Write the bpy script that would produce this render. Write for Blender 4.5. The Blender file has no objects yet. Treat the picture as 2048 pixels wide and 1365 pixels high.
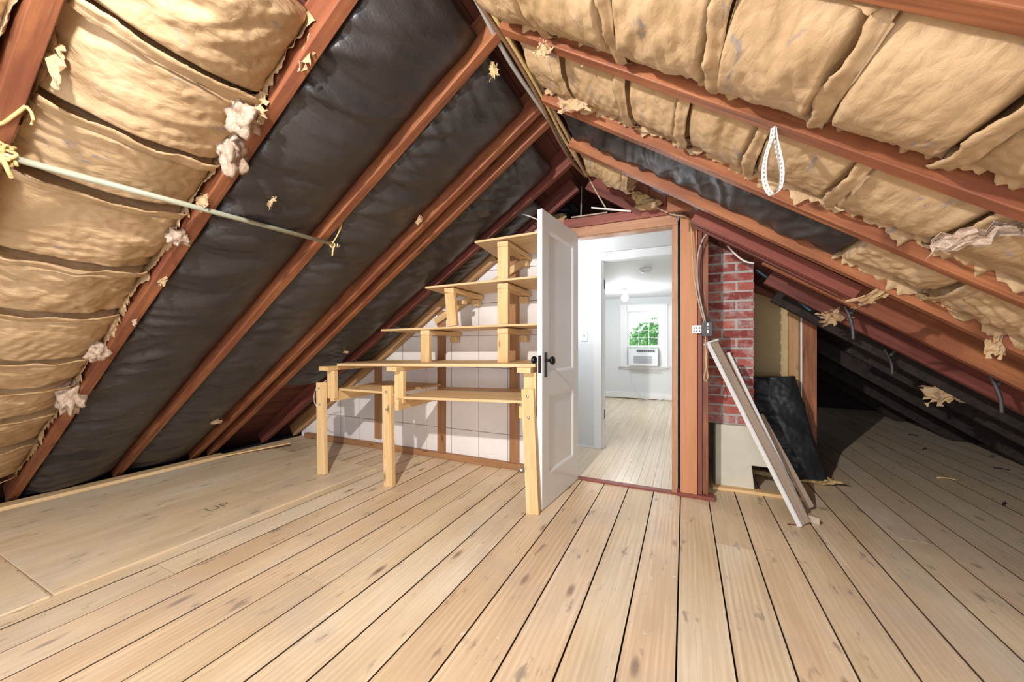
import bpy, bmesh, math, random
from mathutils import Vector, Matrix, noise
random.seed(7)
sc = bpy.context.scene
COL = sc.collection
# ------------------------------------------------------------------ camera, world, light, exposure
F, TH, V0, H = 739.1, .43638, 690.1, 1.13
CT, ST = math.cos(TH), math.sin(TH)
cd = bpy.data.cameras.new('camera'); cam = bpy.data.objects.new('camera', cd); COL.objects.link(cam)
cd.sensor_width = 36; cd.lens = 36*F/2048; cd.shift_y = (V0-682.5)/2048; cd.clip_start = .02
cam.location = (0, 0, H); cam.rotation_euler = (math.pi/2, 0, TH); sc.camera = cam
w = bpy.data.worlds.new('world'); sc.world = w; w.use_nodes = True
w.node_tree.nodes['Background'].inputs[0].default_value = (.93, .96, 1, 1)
w.node_tree.nodes['Background'].inputs[1].default_value = 1.15
def lamp(name, loc, energy, rad, col=(1, 1, 1), soft=False):
    l = bpy.data.lights.new(name, 'POINT'); l.energy = energy; l.shadow_soft_size = rad; l.color = col
    o = bpy.data.objects.new(name, l); COL.objects.link(o); o.location = loc
    if soft:                                     # gentler falloff, as in an exposure-blended interior photograph
        l.use_nodes = True; nt = l.node_tree; em = nt.nodes['Emission']; fo = nt.nodes.new('ShaderNodeLightFalloff')
        fo.inputs['Strength'].default_value = 1; nt.links.new(fo.outputs['Linear'], em.inputs['Strength'])
    return o
lamp('attic_bulb_light', (-.9, .12, 2.10), 60, .025, (1, .965, .91), True)
lamp('hall_ceiling_light', (-1.12, 3.58, 1.72), 14, .07, (.93, .97, 1))
lamp('bedroom_bulb_light', (-.93, 6.6, 1.72), 25, .06, (.95, .98, 1))
def area(name, loc, rot, sx, sy, energy, col=(1, 1, 1)):
    l = bpy.data.lights.new(name, 'AREA'); l.shape = 'RECTANGLE'; l.size = sx; l.size_y = sy; l.energy = energy; l.color = col
    o = bpy.data.objects.new(name, l); COL.objects.link(o); o.location = loc; o.rotation_euler = rot; return o
area('added_fill_light', (-.5, -1.5, .95), (math.radians(96), 0, 0), 2.6, 1.3, 34, (.95, .97, 1))  # added soft fill behind the camera, no real window there
sc.view_settings.view_transform = 'Standard'; sc.view_settings.look = 'None'
sc.view_settings.exposure = .50; sc.view_settings.gamma = 1; sc.view_settings.use_curve_mapping = False

# ------------------------------------------------------------------ measuring helpers (photo pixel -> point on a known plane)
XR, ZR, M = -.77, 2.44, .675
CA = 1/math.sqrt(1+M*M); SA = M*CA
def ray(u, v):
    a = (u-1024)/F; b = -(v-V0)/F
    return Vector((a*CT-ST, a*ST+CT, b))
C0 = Vector((0, 0, H))
def fl(u, v, z=0): r = ray(u, v); return C0+r*((z-H)/r.z)
def wy(u, v, y=3.07): r = ray(u, v); return C0+r*(y/r.y)
def rl(u, v, o=0): r = ray(u, v); return C0+r*((ZR+o-M*XR-H)/(r.z-M*r.x))
def rr(u, v, o=0): r = ray(u, v); return C0+r*((ZR+o+M*XR-H)/(r.z+M*r.x))
def slope(side, s, y, n=0):      # side -1 left, +1 right; s down from the ridge, n into the room
    return Vector((XR+side*(s*CA-n*SA), y, ZR-s*SA-n*CA))

# ------------------------------------------------------------------ materials
class NT:
    def __init__(self, name, rough=.6, metal=0, spec=.5):
        self.m = bpy.data.materials.new(name); self.m.use_nodes = True; self.t = self.m.node_tree
        self.b = self.t.nodes['Principled BSDF']; self.b.inputs['Roughness'].default_value = rough
        self.b.inputs['Metallic'].default_value = metal; self.b.inputs['Specular IOR Level'].default_value = spec
    def n(self, typ, **kw):
        nd = self.t.nodes.new(typ)
        for k, v in kw.items():
            if k.startswith('i_'): nd.inputs[k[2:].replace('_', ' ')].default_value = v
            else: setattr(nd, k, v)
        return nd
    def l(self, a, b): self.t.links.new(a, b)
    def coord(self, scale=(1, 1, 1), loc=(0, 0, 0), rnd=True):
        tc = self.n('ShaderNodeTexCoord'); mp = self.n('ShaderNodeMapping'); mp.inputs['Scale'].default_value = scale
        mp.inputs['Location'].default_value = loc
        if rnd:
            oi = self.n('ShaderNodeObjectInfo'); ml = self.n('ShaderNodeMath', operation='MULTIPLY'); ml.inputs[1].default_value = 37
            self.l(oi.outputs['Random'], ml.inputs[0]); ad = self.n('ShaderNodeVectorMath', operation='ADD')
            self.l(tc.outputs['Object'], ad.inputs[0]); self.l(ml.outputs[0], ad.inputs[1]); self.l(ad.outputs[0], mp.inputs[0])
        else: self.l(tc.outputs['Object'], mp.inputs[0])
        return mp.outputs[0]
    def noise(self, vec, scale, detail=4, rough=.55, dist=0):
        n = self.n('ShaderNodeTexNoise'); n.inputs['Scale'].default_value = scale; n.inputs['Detail'].default_value = detail
        n.inputs['Roughness'].default_value = rough; n.inputs['Distortion'].default_value = dist; self.l(vec, n.inputs['Vector']); return n.outputs['Fac']
    def ramp(self, fac, stops):
        r = self.n('ShaderNodeValToRGB'); e = r.color_ramp.elements
        while len(e) < len(stops): e.new(.5)
        for el, (p, c) in zip(e, stops):
            el.position = p; el.color = (*c, 1) if len(c) == 3 else c
        self.l(fac, r.inputs[0]); return r.outputs[0]
    def mix(self, fac, a, b, mode='MIX'):
        m = self.n('ShaderNodeMix', data_type='RGBA', blend_type=mode)
        for sock, v in ((m.inputs[0], fac), (m.inputs[6], a), (m.inputs[7], b)):
            if isinstance(v, (int, float)): sock.default_value = v
            elif isinstance(v, tuple): sock.default_value = (*v, 1)
            else: self.l(v, sock)
        return m.outputs[2]
    def math(self, op, a, b=0.):
        m = self.n('ShaderNodeMath', operation=op)
        for sock, v in ((m.inputs[0], a), (m.inputs[1], b)):
            if isinstance(v, (int, float)): sock.default_value = v
            else: self.l(v, sock)
        return m.outputs[0]
    def col(self, c):
        if isinstance(c, tuple): self.b.inputs['Base Color'].default_value = (*c, 1)
        else: self.l(c, self.b.inputs['Base Color'])
    def bump(self, h, strength=.3, dist=.01):
        bp = self.n('ShaderNodeBump'); bp.inputs['Strength'].default_value = strength; bp.inputs['Distance'].default_value = dist
        self.l(h, bp.inputs['Height']); self.l(bp.outputs[0], self.b.inputs['Normal'])
W3 = lambda v: (v, v, v)
def plain(name, c, rough=.6, metal=0, var=.12, scale=12, spec=.5, bump=.05):
    t = NT(name, rough, metal, spec); v = t.coord(); n = t.noise(v, scale, 5)
    t.col(t.mix(n, tuple(x*(1-var) for x in c), tuple(min(1, x*(1+var)) for x in c))); t.bump(n, bump, .01); return t.m
def wood(name, dark, light, axis=0, rough=.6, knots=.5, fine=60, spec=.35, stain=None):
    t = NT(name, rough, 0, spec)
    sca = [1, 1, 1]; sca[axis] = .05
    v = t.coord(tuple(sca)); g = t.noise(v, fine, 6, .6, .6)
    s2 = [1, 1, 1]; s2[axis] = .12; v2 = t.coord(tuple(s2)); g2 = t.noise(v2, 9, 3, .5, 1.2)
    f = t.math('ADD', t.math('MULTIPLY', g, .55), t.math('MULTIPLY', g2, .45))
    c = t.ramp(f, [(.34, dark), (.62, light)])
    s3 = [9, 9, 9]; s3[axis] = 2.6
    vo = t.n('ShaderNodeTexVoronoi'); vo.inputs['Scale'].default_value = 1; t.l(t.coord(tuple(s3)), vo.inputs['Vector'])
    k = t.ramp(vo.outputs['Distance'], [(.05, W3(1)), (.13, W3(0))])
    c = t.mix(t.math('MULTIPLY', k, knots), c, tuple(x*.35 for x in dark))
    if stain: c = t.mix(t.ramp(t.noise(t.coord(), 3.5, 5, .6), [(.45, W3(0)), (.68, W3(.85))]), c, stain)
    t.col(c); t.bump(g, .18, .004); return t.m
MT = {}
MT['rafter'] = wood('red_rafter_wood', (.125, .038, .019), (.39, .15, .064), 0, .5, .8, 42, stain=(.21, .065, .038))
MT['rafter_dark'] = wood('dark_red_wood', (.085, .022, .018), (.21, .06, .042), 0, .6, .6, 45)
MT['pine'] = wood('yellow_pine', (.62, .39, .17), (.83, .59, .31), 0, .55, .9, 50)
MT['pine_shelf'] = wood('plywood_shelf', (.64, .43, .21), (.80, .58, .33), 0, .5, .3, 30)
MT['tan_rafter'] = wood('tan_rafter_wood', (.36, .19, .08), (.56, .33, .16), 0, .6, .5, 40)
MT['brown_stud'] = wood('brown_stud_wood', (.27, .13, .06), (.42, .22, .10), 0, .6, .9, 45)
MT['orange'] = wood('orange_painted_board', (.47, .20, .09), (.56, .255, .125), 0, .5, .12, 40)
MT['redpaint'] = wood('dark_red_stud_wood', (.17, .045, .034), (.29, .085, .06), 0, .5, .3, 45)
MT['jamb'] = wood('brown_jamb_wood', (.36, .17, .09), (.50, .26, .15), 0, .4, .2, 50)
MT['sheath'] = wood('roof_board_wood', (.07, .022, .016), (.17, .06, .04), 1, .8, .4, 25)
MT['sheath_shaded'] = wood('shaded_roof_board_wood', (.012, .010, .010), (.04, .026, .022), 1, .85, .2, 25)  # right eave's shade painted into the wood of boards and rafters
MT['unpainted'] = wood('primed_trim_back', (.38, .29, .22), (.50, .40, .31), 0, .55, .1, 40)
MT['white'] = plain('white_paint', (.80, .81, .81), .35, 0, .02, 5, bump=.02)
MT['doorwhite'] = plain('white_gloss_paint', (.87, .88, .88), .28, 0, .02, 5, bump=.02)
MT['wallwhite'] = plain('white_wall_paint', (.70, .72, .73), .7, 0, .02, 4)
MT['plaster'] = plain('cream_plaster', (.62, .58, .48), .8, 0, .14, 7, bump=.25)
MT['tan'] = plain('tan_board', (.52, .38, .20), .85, 0, .10, 6, bump=.1)
MT['black_metal'] = plain('black_metal', (.02, .02, .022), .35, .6)
MT['steel'] = plain('grey_steel', (.42, .42, .43), .4, .8)
MT['chrome'] = plain('nickel', (.6, .6, .6), .25, 1)
MT['plastic_w'] = plain('white_plastic', (.72, .74, .76), .4, 0, .03)
MT['grey'] = plain('grey_plastic', (.38, .40, .43), .5, 0, .03)
MT['darkgrey'] = plain('charcoal_plastic', (.06, .055, .06), .5)
MT['cable_tan'] = plain('tan_cable', (.50, .37, .22), .6, 0, .25, 20)
MT['cable_brown'] = plain('brown_cable', (.24, .14, .08), .6, 0, .3, 20)
MT['cable_grey'] = plain('grey_cable', (.40, .39, .38), .5)
MT['cable_white'] = plain('white_cable', (.70, .68, .62), .5)
MT['rope'] = plain('straw_rope', (.66, .47, .20), .8, 0, .3, 60, bump=.5)
MT['pipe'] = plain('pale_green_pipe', (.36, .37, .28), .4, 0, .1, 30)
MT['dark'] = plain('shade_debris_black', (.012, .012, .014), .9)  # black of the debris, also painted shade in gaps and voids
MT['foil'] = plain('crumpled_foil', (.55, .55, .57), .3, .9, bump=.4)
def kraft():
    t = NT('kraft_paper', .62, 0, .3); v = t.coord()
    n1 = t.noise(v, 3, 6, .6); c = t.ramp(n1, [(.3, (.36, .235, .118)), (.7, (.56, .395, .235))])
    sm = t.ramp(t.noise(t.coord((2.6, 1, 2.6)), 7.5, 5, .7, .4), [(.60, W3(0)), (.67, W3(.65))])
    c = t.mix(sm, c, (.22, .21, .24)); t.col(c)
    nn = t.n('ShaderNodeTexNoise'); nn.inputs['Scale'].default_value = 7; t.l(v, nn.inputs['Vector'])
    def creases(sc3):
        vo = t.n('ShaderNodeTexVoronoi', feature='DISTANCE_TO_EDGE'); vo.inputs['Scale'].default_value = 1; wv = t.n('ShaderNodeVectorMath', operation='ADD')
        t.l(nn.outputs['Color'], wv.inputs[0]); t.l(t.coord(sc3), wv.inputs[1]); t.l(wv.outputs[0], vo.inputs['Vector'])
        return t.ramp(vo.outputs['Distance'], [(0, W3(0)), (.35, W3(1))])
    h = t.math('ADD', t.math('MULTIPLY', creases((14, 7, 14)), .6), t.math('MULTIPLY', creases((38, 17, 38)), .3))
    h = t.math('ADD', h, t.math('MULTIPLY', t.noise(t.coord((1, .4, 1)), 60, 6, .7, .8), .55))
    t.bump(h, .5, .008); return t.m
MT['kraft'] = kraft()
def blackfilm(name='black_insulation_film', spec=.5, r0=.27, r1=.45):
    t = NT(name, .4, 0, spec); v = t.coord(rnd=False)
    c = t.ramp(t.noise(v, 3, 5, .6), [(.3, (.020, .019, .020)), (.7, (.050, .045, .046))]); t.col(c)
    r = t.ramp(t.noise(v, 5, 3), [(.3, W3(r0)), (.7, W3(r1))]); t.l(r, t.b.inputs['Roughness'])
    h = t.math('ADD', t.noise(t.coord((1, .35, 1)), 26, 5, .6, 1.0), t.math('MULTIPLY', t.noise(v, 90, 3), .25))
    t.bump(h, .4, .009); return t.m
MT['black'] = blackfilm(); MT['black_dull'] = blackfilm('dull_black_insulation_film', .28, .42, .6)
def fluff():
    t = NT('mineral_wool', .95, 0, .1); v = t.coord(); n = t.noise(v, 50, 6, .75)
    t.col(t.ramp(n, [(.3, (.33, .19, .13)), (.7, (.72, .60, .48))])); t.bump(n, .8, .012); return t.m
MT['fluff'] = fluff()
MT['fluff_y'] = (lambda t: (t.col(t.ramp(t.noise(t.coord(), 45, 6, .75), [(.3, (.36, .21, .07)), (.7, (.78, .61, .33))])), t.bump(t.noise(t.coord(), 70, 5, .7), .8, .01), t.m)[2])(NT('yellow_glass_wool', .95, 0, .1))
def floor_mat(name, sheet=False, hall=False):
    t = NT(name, .5, 0, .4)
    at = t.n('ShaderNodeAttribute', attribute_name='rnd'); rnd = at.outputs['Fac']
    tc = t.n('ShaderNodeTexCoord'); cx = t.n('ShaderNodeCombineXYZ'); t.l(t.math('MULTIPLY', rnd, 23.), cx.inputs[2]); t.l(t.math('MULTIPLY', rnd, 9.), cx.inputs[1])
    ad = t.n('ShaderNodeVectorMath', operation='ADD'); t.l(tc.outputs['Object'], ad.inputs[0]); t.l(cx.outputs[0], ad.inputs[1])
    def mp(s):
        m = t.n('ShaderNodeMapping'); m.inputs['Scale'].default_value = s; t.l(ad.outputs[0], m.inputs[0]); return m.outputs[0]
    wv = t.n('ShaderNodeTexWave', wave_type='BANDS', bands_direction='X'); wv.inputs['Scale'].default_value = 20 if not sheet else 4
    wv.inputs['Distortion'].default_value = 7; wv.inputs['Detail'].default_value = 3; wv.inputs['Detail Scale'].default_value = .7; t.l(mp((.6, .07, .6)), wv.inputs['Vector'])
    g = t.noise(mp((1, .03, 1)), 95, 5, .6)
    b = t.noise(mp((1, .25, 1)), 3.2, 4, .55)
    base = t.ramp(b, [(.3, (.66, .51, .33)), (.5, (.80, .65, .45)), (.7, (.85, .75, .60))])
    base = t.mix(t.math('MULTIPLY', t.math('MULTIPLY', wv.outputs['Fac'], t.ramp(t.noise(mp((.6, .3, .6)), 4, 2), [(.4, W3(.1)), (.65, W3(1))])), .42 if not sheet else .22), base, (.50, .31, .16))
    base = t.mix(t.math('MULTIPLY', t.ramp(g, [(.4, W3(1)), (.62, W3(0))]), .25), base, (.44, .31, .19))
    tint = t.ramp(rnd, [(0, (.90, .87, .83)), (.3, (1, .98, .93)), (.6, (1, 1, 1)), (1, (1.0, .94, .91))])
    base = t.mix(1., base, tint, 'MULTIPLY')
    if not hall:
        vo = t.n('ShaderNodeTexVoronoi'); vo.inputs['Scale'].default_value = 1; t.l(mp((6.2, 1.9, 1)), vo.inputs['Vector'])
        k = t.ramp(vo.outputs['Distance'], [(.04, W3(.8)), (.085, W3(.45)), (.12, W3(0))])
        base = t.mix(t.math('MULTIPLY', k, .3 if sheet else 1.), base, (.20, .12, .08))
        wd = t.coord((1, 1, 1), rnd=False)
        st = t.ramp(t.noise(wd, 1.6, 6, .62, .5), [(.48, W3(0)), (.72, W3(.5))]); base = t.mix(st, base, (.50, .42, .35))
        # darker grey-brown with a noisy edge towards the far right of the attic
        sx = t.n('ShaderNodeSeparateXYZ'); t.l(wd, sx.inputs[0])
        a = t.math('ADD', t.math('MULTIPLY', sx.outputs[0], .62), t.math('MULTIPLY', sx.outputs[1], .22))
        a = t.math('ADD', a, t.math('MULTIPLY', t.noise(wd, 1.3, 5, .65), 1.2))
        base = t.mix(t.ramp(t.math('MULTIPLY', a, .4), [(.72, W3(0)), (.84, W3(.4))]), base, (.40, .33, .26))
        sp = t.ramp(t.noise(wd, 16, 4, .6), [(.69, W3(0)), (.72, W3(.8))]); base = t.mix(sp, base, (.78, .75, .70))
        dk = t.ramp(t.noise(mp((1.6, .5, 1)), 11, 4, .6), [(.62, W3(0)), (.70, W3(.55))]); base = t.mix(dk, base, (.15, .12, .11))
    else:
        base = t.mix(.35, base, (.72, .62, .50)); t.b.inputs['Roughness'].default_value = .22
    if not hall: base = t.mix(t.math('LESS_THAN', rnd, -.5), base, (.10, .065, .04))
    t.col(base); t.bump(g, .2, .004); return t.m
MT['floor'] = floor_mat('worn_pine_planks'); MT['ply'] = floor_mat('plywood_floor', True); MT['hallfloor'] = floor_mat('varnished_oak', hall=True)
def tile():
    t = NT('white_fibre_tiles', .7, 0, .3); tc = t.n('ShaderNodeTexCoord'); sp = t.n('ShaderNodeSeparateXYZ'); t.l(tc.outputs['Object'], sp.inputs[0])
    cb = t.n('ShaderNodeCombineXYZ'); t.l(t.math('ADD', sp.outputs[0], 1.163+3.1), cb.inputs[0]); t.l(t.math('SUBTRACT', sp.outputs[2], -.005), cb.inputs[1])
    br = t.n('ShaderNodeTexBrick', offset=0.); t.l(cb.outputs[0], br.inputs['Vector']); br.inputs['Scale'].default_value = 1
    br.inputs['Brick Width'].default_value = .31; br.inputs['Row Height'].default_value = .306; br.inputs['Mortar Size'].default_value = .003; br.inputs['Mortar Smooth'].default_value = .2
    n = t.noise(tc.outputs['Object'], 3, 5)
    c = t.ramp(n, [(.3, (.78, .73, .71)), (.7, (.86, .82, .80))]); c = t.mix(br.outputs['Fac'], c, (.22, .18, .16)); t.col(c)
    t.bump(t.math('SUBTRACT', 1., br.outputs['Fac']), .4, .004); return t.m
MT['tile'] = tile()
def brickm():
    t = NT('red_brick', .85, 0, .2); v = t.coord(rnd=False); at = t.n('ShaderNodeAttribute', attribute_name='rnd')
    c = t.ramp(at.outputs['Fac'], [(0, (.24, .055, .05)), (.5, (.38, .095, .08)), (1, (.46, .15, .11))])
    c = t.mix(t.ramp(t.noise(v, 11, 6, .7), [(.46, W3(0)), (.66, W3(.8))]), c, (.50, .41, .40))
    c = t.mix(t.ramp(t.noise(t.coord((1, 1, .35), rnd=False), 30, 5, .7), [(.55, W3(0)), (.75, W3(.5))]), c, (.13, .05, .05))
    t.col(c); t.bump(t.noise(v, 60, 5, .7), .5, .006); return t.m
MT['brick'] = brickm(); MT['mortar'] = plain('grey_mortar', (.44, .41, .39), .95, 0, .3, 25, bump=.5)
def leafm():
    t = NT('sunlit_leaves', .5, 0, .3); t.col(t.ramp(t.noise(t.coord(rnd=False), 9, 3), [(.3, (.05, .28, .06)), (.5, (.16, .50, .13)), (.7, (.45, .75, .30))])); return t.m
MT['leaf'] = leafm()
def glassm():
    m = bpy.data.materials.new('window_glass'); m.use_nodes = True; nt = m.node_tree; nt.nodes.clear()
    o = nt.nodes.new('ShaderNodeOutputMaterial'); g = nt.nodes.new('ShaderNodeBsdfGlossy'); g.inputs['Roughness'].default_value = .02
    tr = nt.nodes.new('ShaderNodeBsdfTransparent'); mx = nt.nodes.new('ShaderNodeMixShader'); mx.inputs[0].default_value = .05
    nt.links.new(tr.outputs[0], mx.inputs[1]); nt.links.new(g.outputs[0], mx.inputs[2]); nt.links.new(mx.outputs[0], o.inputs[0]); return m
MT['glass'] = glassm()
def emis(name, c, s):
    t = NT(name); t.col(c); t.b.inputs['Emission Color'].default_value = (*c, 1); t.b.inputs['Emission Strength'].default_value = s; return t.m
MT['globe'] = emis('lit_bulb_glass', (1, 1, 1), 6)

# ------------------------------------------------------------------ builders
WORLD = {}
def tag(o, label=None, cat=None, group=None, kind=None):
    if label: o['label'] = label
    if cat: o['category'] = cat
    if group: o['group'] = group
    if kind: o['kind'] = kind
    return o
def link(name, me, mat, parent=None, mw=None):
    o = bpy.data.objects.new(name, me); COL.objects.link(o)
    if mat is not None and not me.materials: me.materials.append(MT[mat] if isinstance(mat, str) else mat)
    mw = mw or Matrix()
    if parent is not None:
        o.parent = parent; o.matrix_basis = WORLD[parent.name].inverted() @ mw
    else: o.matrix_basis = mw
    WORLD[o.name] = mw.copy(); return o
def thing(name, label, cat, loc, group=None):
    o = bpy.data.objects.new(name, None); COL.objects.link(o); o.location = loc; o.empty_display_size = .1
    WORLD[o.name] = Matrix.Translation(loc); return tag(o, label, cat, group)
def mesh(name, verts, faces, smooth=False):
    me = bpy.data.meshes.new(name); me.from_pydata([tuple(v) for v in verts], [], faces)
    bm = bmesh.new(); bm.from_mesh(me); bmesh.ops.recalc_face_normals(bm, faces=bm.faces); bm.to_mesh(me); bm.free()
    if smooth: me.shade_smooth()
    return me
BOXF = [(0, 1, 2, 3), (7, 6, 5, 4), (0, 4, 5, 1), (1, 5, 6, 2), (2, 6, 7, 3), (3, 7, 4, 0)]
def hexa(name, c8, mat, parent=None, bev=.002, attach=None):
    me = mesh(name, c8, BOXF); o = link(name, me, mat, parent)
    if bev: b = o.modifiers.new('bevel', 'BEVEL'); b.width = bev; b.segments = 2
    return o
def box(name, a, b, mat, parent=None, bev=.002):
    (x0, y0, z0), (x1, y1, z1) = a, b
    return hexa(name, [(x0, y0, z0), (x1, y0, z0), (x1, y1, z0), (x0, y1, z0), (x0, y0, z1), (x1, y0, z1), (x1, y1, z1), (x0, y1, z1)], mat, parent, bev)
def boxes(name, lst, mat, parent=None, bev=0):
    V, Fc = [], []
    for (x0, y0, z0), (x1, y1, z1) in lst:
        k = len(V); V += [(x0, y0, z0), (x1, y0, z0), (x1, y1, z0), (x0, y1, z0), (x0, y0, z1), (x1, y0, z1), (x1, y1, z1), (x0, y1, z1)]
        Fc += [tuple(k+i for i in f) for f in BOXF]
    o = link(name, mesh(name, V, Fc), mat, parent)
    if bev: b = o.modifiers.new('bevel', 'BEVEL'); b.width = bev; b.segments = 2
    return o
def board(name, p0, p1, w, h, mat, parent=None, up=(0, 0, 1), bev=.0025, wob=0, sub=1):
    """a board from p0 to p1 (centre line); w across, h along up; local X is its length"""
    p0, p1 = Vector(p0), Vector(p1); L = (p1-p0).length; X = (p1-p0).normalized(); U = Vector(up); U = (U-X*U.dot(X)).normalized(); Y = U.cross(X)
    mw = Matrix.Translation(p0) @ Matrix((X, Y, U)).transposed().to_4x4()
    V, Fc = [], []; n = sub
    for i in range(n+1):
        x = L*i/n; dy = wob*(noise.noise(Vector((x*2.3, p0.y*7, 1)))); dz = wob*(noise.noise(Vector((x*2.1, p0.y*5, 4))))
        V += [(x, -w/2+dy, -h/2+dz), (x, w/2+dy, -h/2+dz), (x, w/2+dy, h/2), (x, -w/2+dy, h/2)]
    for i in range(n):
        a = 4*i
        for k in range(4): Fc.append((a+k, a+(k+1) % 4, a+4+(k+1) % 4, a+4+k))
    Fc += [(0, 1, 2, 3), tuple(4*n+k for k in (3, 2, 1, 0))]
    o = link(name, mesh(name, V, Fc), mat, parent, mw)
    if bev: b = o.modifiers.new('bevel', 'BEVEL'); b.width = bev; b.segments = 2
    return o
def smoothpath(pts, k=6):
    pts = [Vector(p) for p in pts]; out = []
    P = [pts[0]]+pts+[pts[-1]]
    for i in range(1, len(P)-2):
        a, b, c, d = P[i-1], P[i], P[i+1], P[i+2]
        for j in range(k):
            t = j/k; out.append(.5*((2*b)+(c-a)*t+(2*a-5*b+4*c-d)*t*t+(3*b-a-3*c+d)*t*t*t))
    out.append(pts[-1]); return out
def tube_geo(pts, r, seg=8, V=None, Fc=None, taper=None):
    V = [] if V is None else V; Fc = [] if Fc is None else Fc
    base = len(V); n = len(pts); ref = Vector((0, 0, 1))
    for i, p in enumerate(pts):
        d = (pts[min(i+1, n-1)]-pts[max(i-1, 0)]).normalized()
        if abs(d.dot(ref)) > .95: ref = Vector((1, 0, 0)) if abs(d.x) < .9 else Vector((0, 1, 0))
        a = d.cross(ref).normalized(); b = d.cross(a); rr_ = r if not taper else r*taper(i/(n-1))
        for k in range(seg): t = 2*math.pi*k/seg; V.append(p+(a*math.cos(t)+b*math.sin(t))*rr_)
    for i in range(n-1):
        for k in range(seg):
            q = base+i*seg; Fc.append((q+k, q+(k+1) % seg, q+seg+(k+1) % seg, q+seg+k))
    Fc.append(tuple(base+k for k in range(seg))); Fc.append(tuple(base+(n-1)*seg+k for k in reversed(range(seg))))
    return V, Fc
def tube(name, pts, r, mat, parent=None, k=6, seg=8, taper=None):
    P = smoothpath(pts, k) if k > 1 else [Vector(p) for p in pts]
    V, Fc = tube_geo(P, r, seg, taper=taper); return link(name, mesh(name, V, Fc, True), mat, parent)
def tubes(name, plist, mat, parent=None, k=6, seg=6):
    V, Fc = [], []
    for pts, r in plist: tube_geo(smoothpath(pts, k), r, seg, V, Fc)
    return link(name, mesh(name, V, Fc, True), mat, parent)
def lathe(name, prof, mat, parent=None, loc=(0, 0, 0), axis='Z', seg=24):
    V, Fc = [], []
    for r, z in prof:
        for k in range(seg):
            t = 2*math.pi*k/seg; p = (r*math.cos(t), r*math.sin(t), z)
            if axis == 'X': p = (p[2], p[0], p[1])
            if axis == 'Y': p = (p[0], p[2], p[1])
            V.append(Vector(p)+Vector(loc))
    for i in range(len(prof)-1):
        for k in range(seg): Fc.append((i*seg+k, i*seg+(k+1) % seg, (i+1)*seg+(k+1) % seg, (i+1)*seg+k))
    Fc.append(tuple(range(seg))); Fc.append(tuple((len(prof)-1)*seg+k for k in range(seg)))
    return link(name, mesh(name, V, Fc, True), mat, parent)
def prism(name, poly, y0, y1, mat, parent=None, bev=.002, plane='xz'):
    n = len(poly); f = (lambda a, b, t: (a, t, b)) if plane == 'xz' else (lambda a, b, t: (a, b, t))
    V = [f(a, b, y0) for a, b in poly]+[f(a, b, y1) for a, b in poly]
    Fc = [tuple(range(n)), tuple(reversed(range(n, 2*n)))]+[(i, (i+1) % n, n+(i+1) % n, n+i) for i in range(n)]
    o = link(name, mesh(name, V, Fc), mat, parent)
    if bev: b = o.modifiers.new('bevel', 'BEVEL'); b.width = bev; b.segments = 2
    return o
def struct(o): o['kind'] = 'structure'; return o
def fnoise(x, y, z): return noise.noise(Vector((x, y, z)))
def ridge(x, y, z): return 1-abs(noise.noise(Vector((x, y, z))))*2

# ------------------------------------------------------------------ STRUCTURE
def plank_floor(name, xs, y0, y1, mat, gap=.004, top=0., th=.02, joints=()):
    V, Fc, R = [], [], []
    rnd = random.Random(3)
    for i in range(len(xs)-1):
        cuts = [y0]+sorted(j[1] for j in joints if j[0] == i)+[y1]
        for c in range(len(cuts)-1):
            a, b = xs[i]+gap/2, xs[i+1]-gap/2; p, q = cuts[c]+.0015, cuts[c+1]-.0015
            dz = rnd.uniform(-.0015, .0015); bz = .0012
            k = len(V); n = 10; rv = rnd.random()
            nseg = max(2, int((q-p)/.35))
            for j in range(nseg+1):
                y = p+(q-p)*j/nseg; e = .0012*fnoise(xs[i]*5, y*3, 2); e2 = .0012*fnoise(xs[i+1]*5, y*3, 2)
                V += [(a+e, y, top-th), (a+e, y, top+dz-bz), (a+e+bz, y, top+dz), (b+e2-bz, y, top+dz), (b+e2, y, top+dz-bz), (b+e2, y, top-th)]
            for j in range(nseg):
                for m_ in range(5):
                    s = k+j*6; Fc.append((s+m_, s+m_+1, s+6+m_+1, s+6+m_)); R.append(rv if m_ == 2 else -1.)
            Fc.append(tuple(k+m_ for m_ in range(6))); R.append(rv); Fc.append(tuple(k+nseg*6+m_ for m_ in range(6))); R.append(rv)
    me = bpy.data.meshes.new(name); me.from_pydata(V, [], Fc)
    at = me.attributes.new('rnd', 'FLOAT', 'FACE'); at.data.foreach_set('value', R)
    bm = bmesh.new(); bm.from_mesh(me); bmesh.ops.recalc_face_normals(bm, faces=bm.faces); bm.to_mesh(me); bm.free()
    o = link(name, me, mat)
    return o
xs = [-4.33, -4.14]
while xs[-1] < 3.2: xs.append(xs[-1]+.187)
off = -.4-min(xs, key=lambda v: abs(v+.4)); xs = [xs[0]]+[v+off for v in xs[1:]]
xs = [v for v in xs if v < 3.35]
jn = [(7, 1.35), (8, 1.02), (10, .95), (12, 2.2), (14, 1.2), (16, .3), (23, .35), (24, 2.4), (26, 1.35), (28, 1.7), (29, 2.9), (31, 1.6), (33, 2.8), (35, 4.2), (38, 3.6)]
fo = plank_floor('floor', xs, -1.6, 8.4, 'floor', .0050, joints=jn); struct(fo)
# cut away the planks under hall and bedroom: sub-floor slab lies below them, hall floor above
struct(box('floor_base', (-5.1, -1.6, -.2), (4.3, 8.5, -.021), 'dark', bev=0))
hall = plank_floor('floor_hall', [-2.2+.058*i for i in range(41)], 3.09, 8.0, 'hallfloor', .0004, top=.012, th=.011); struct(hall)
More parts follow.
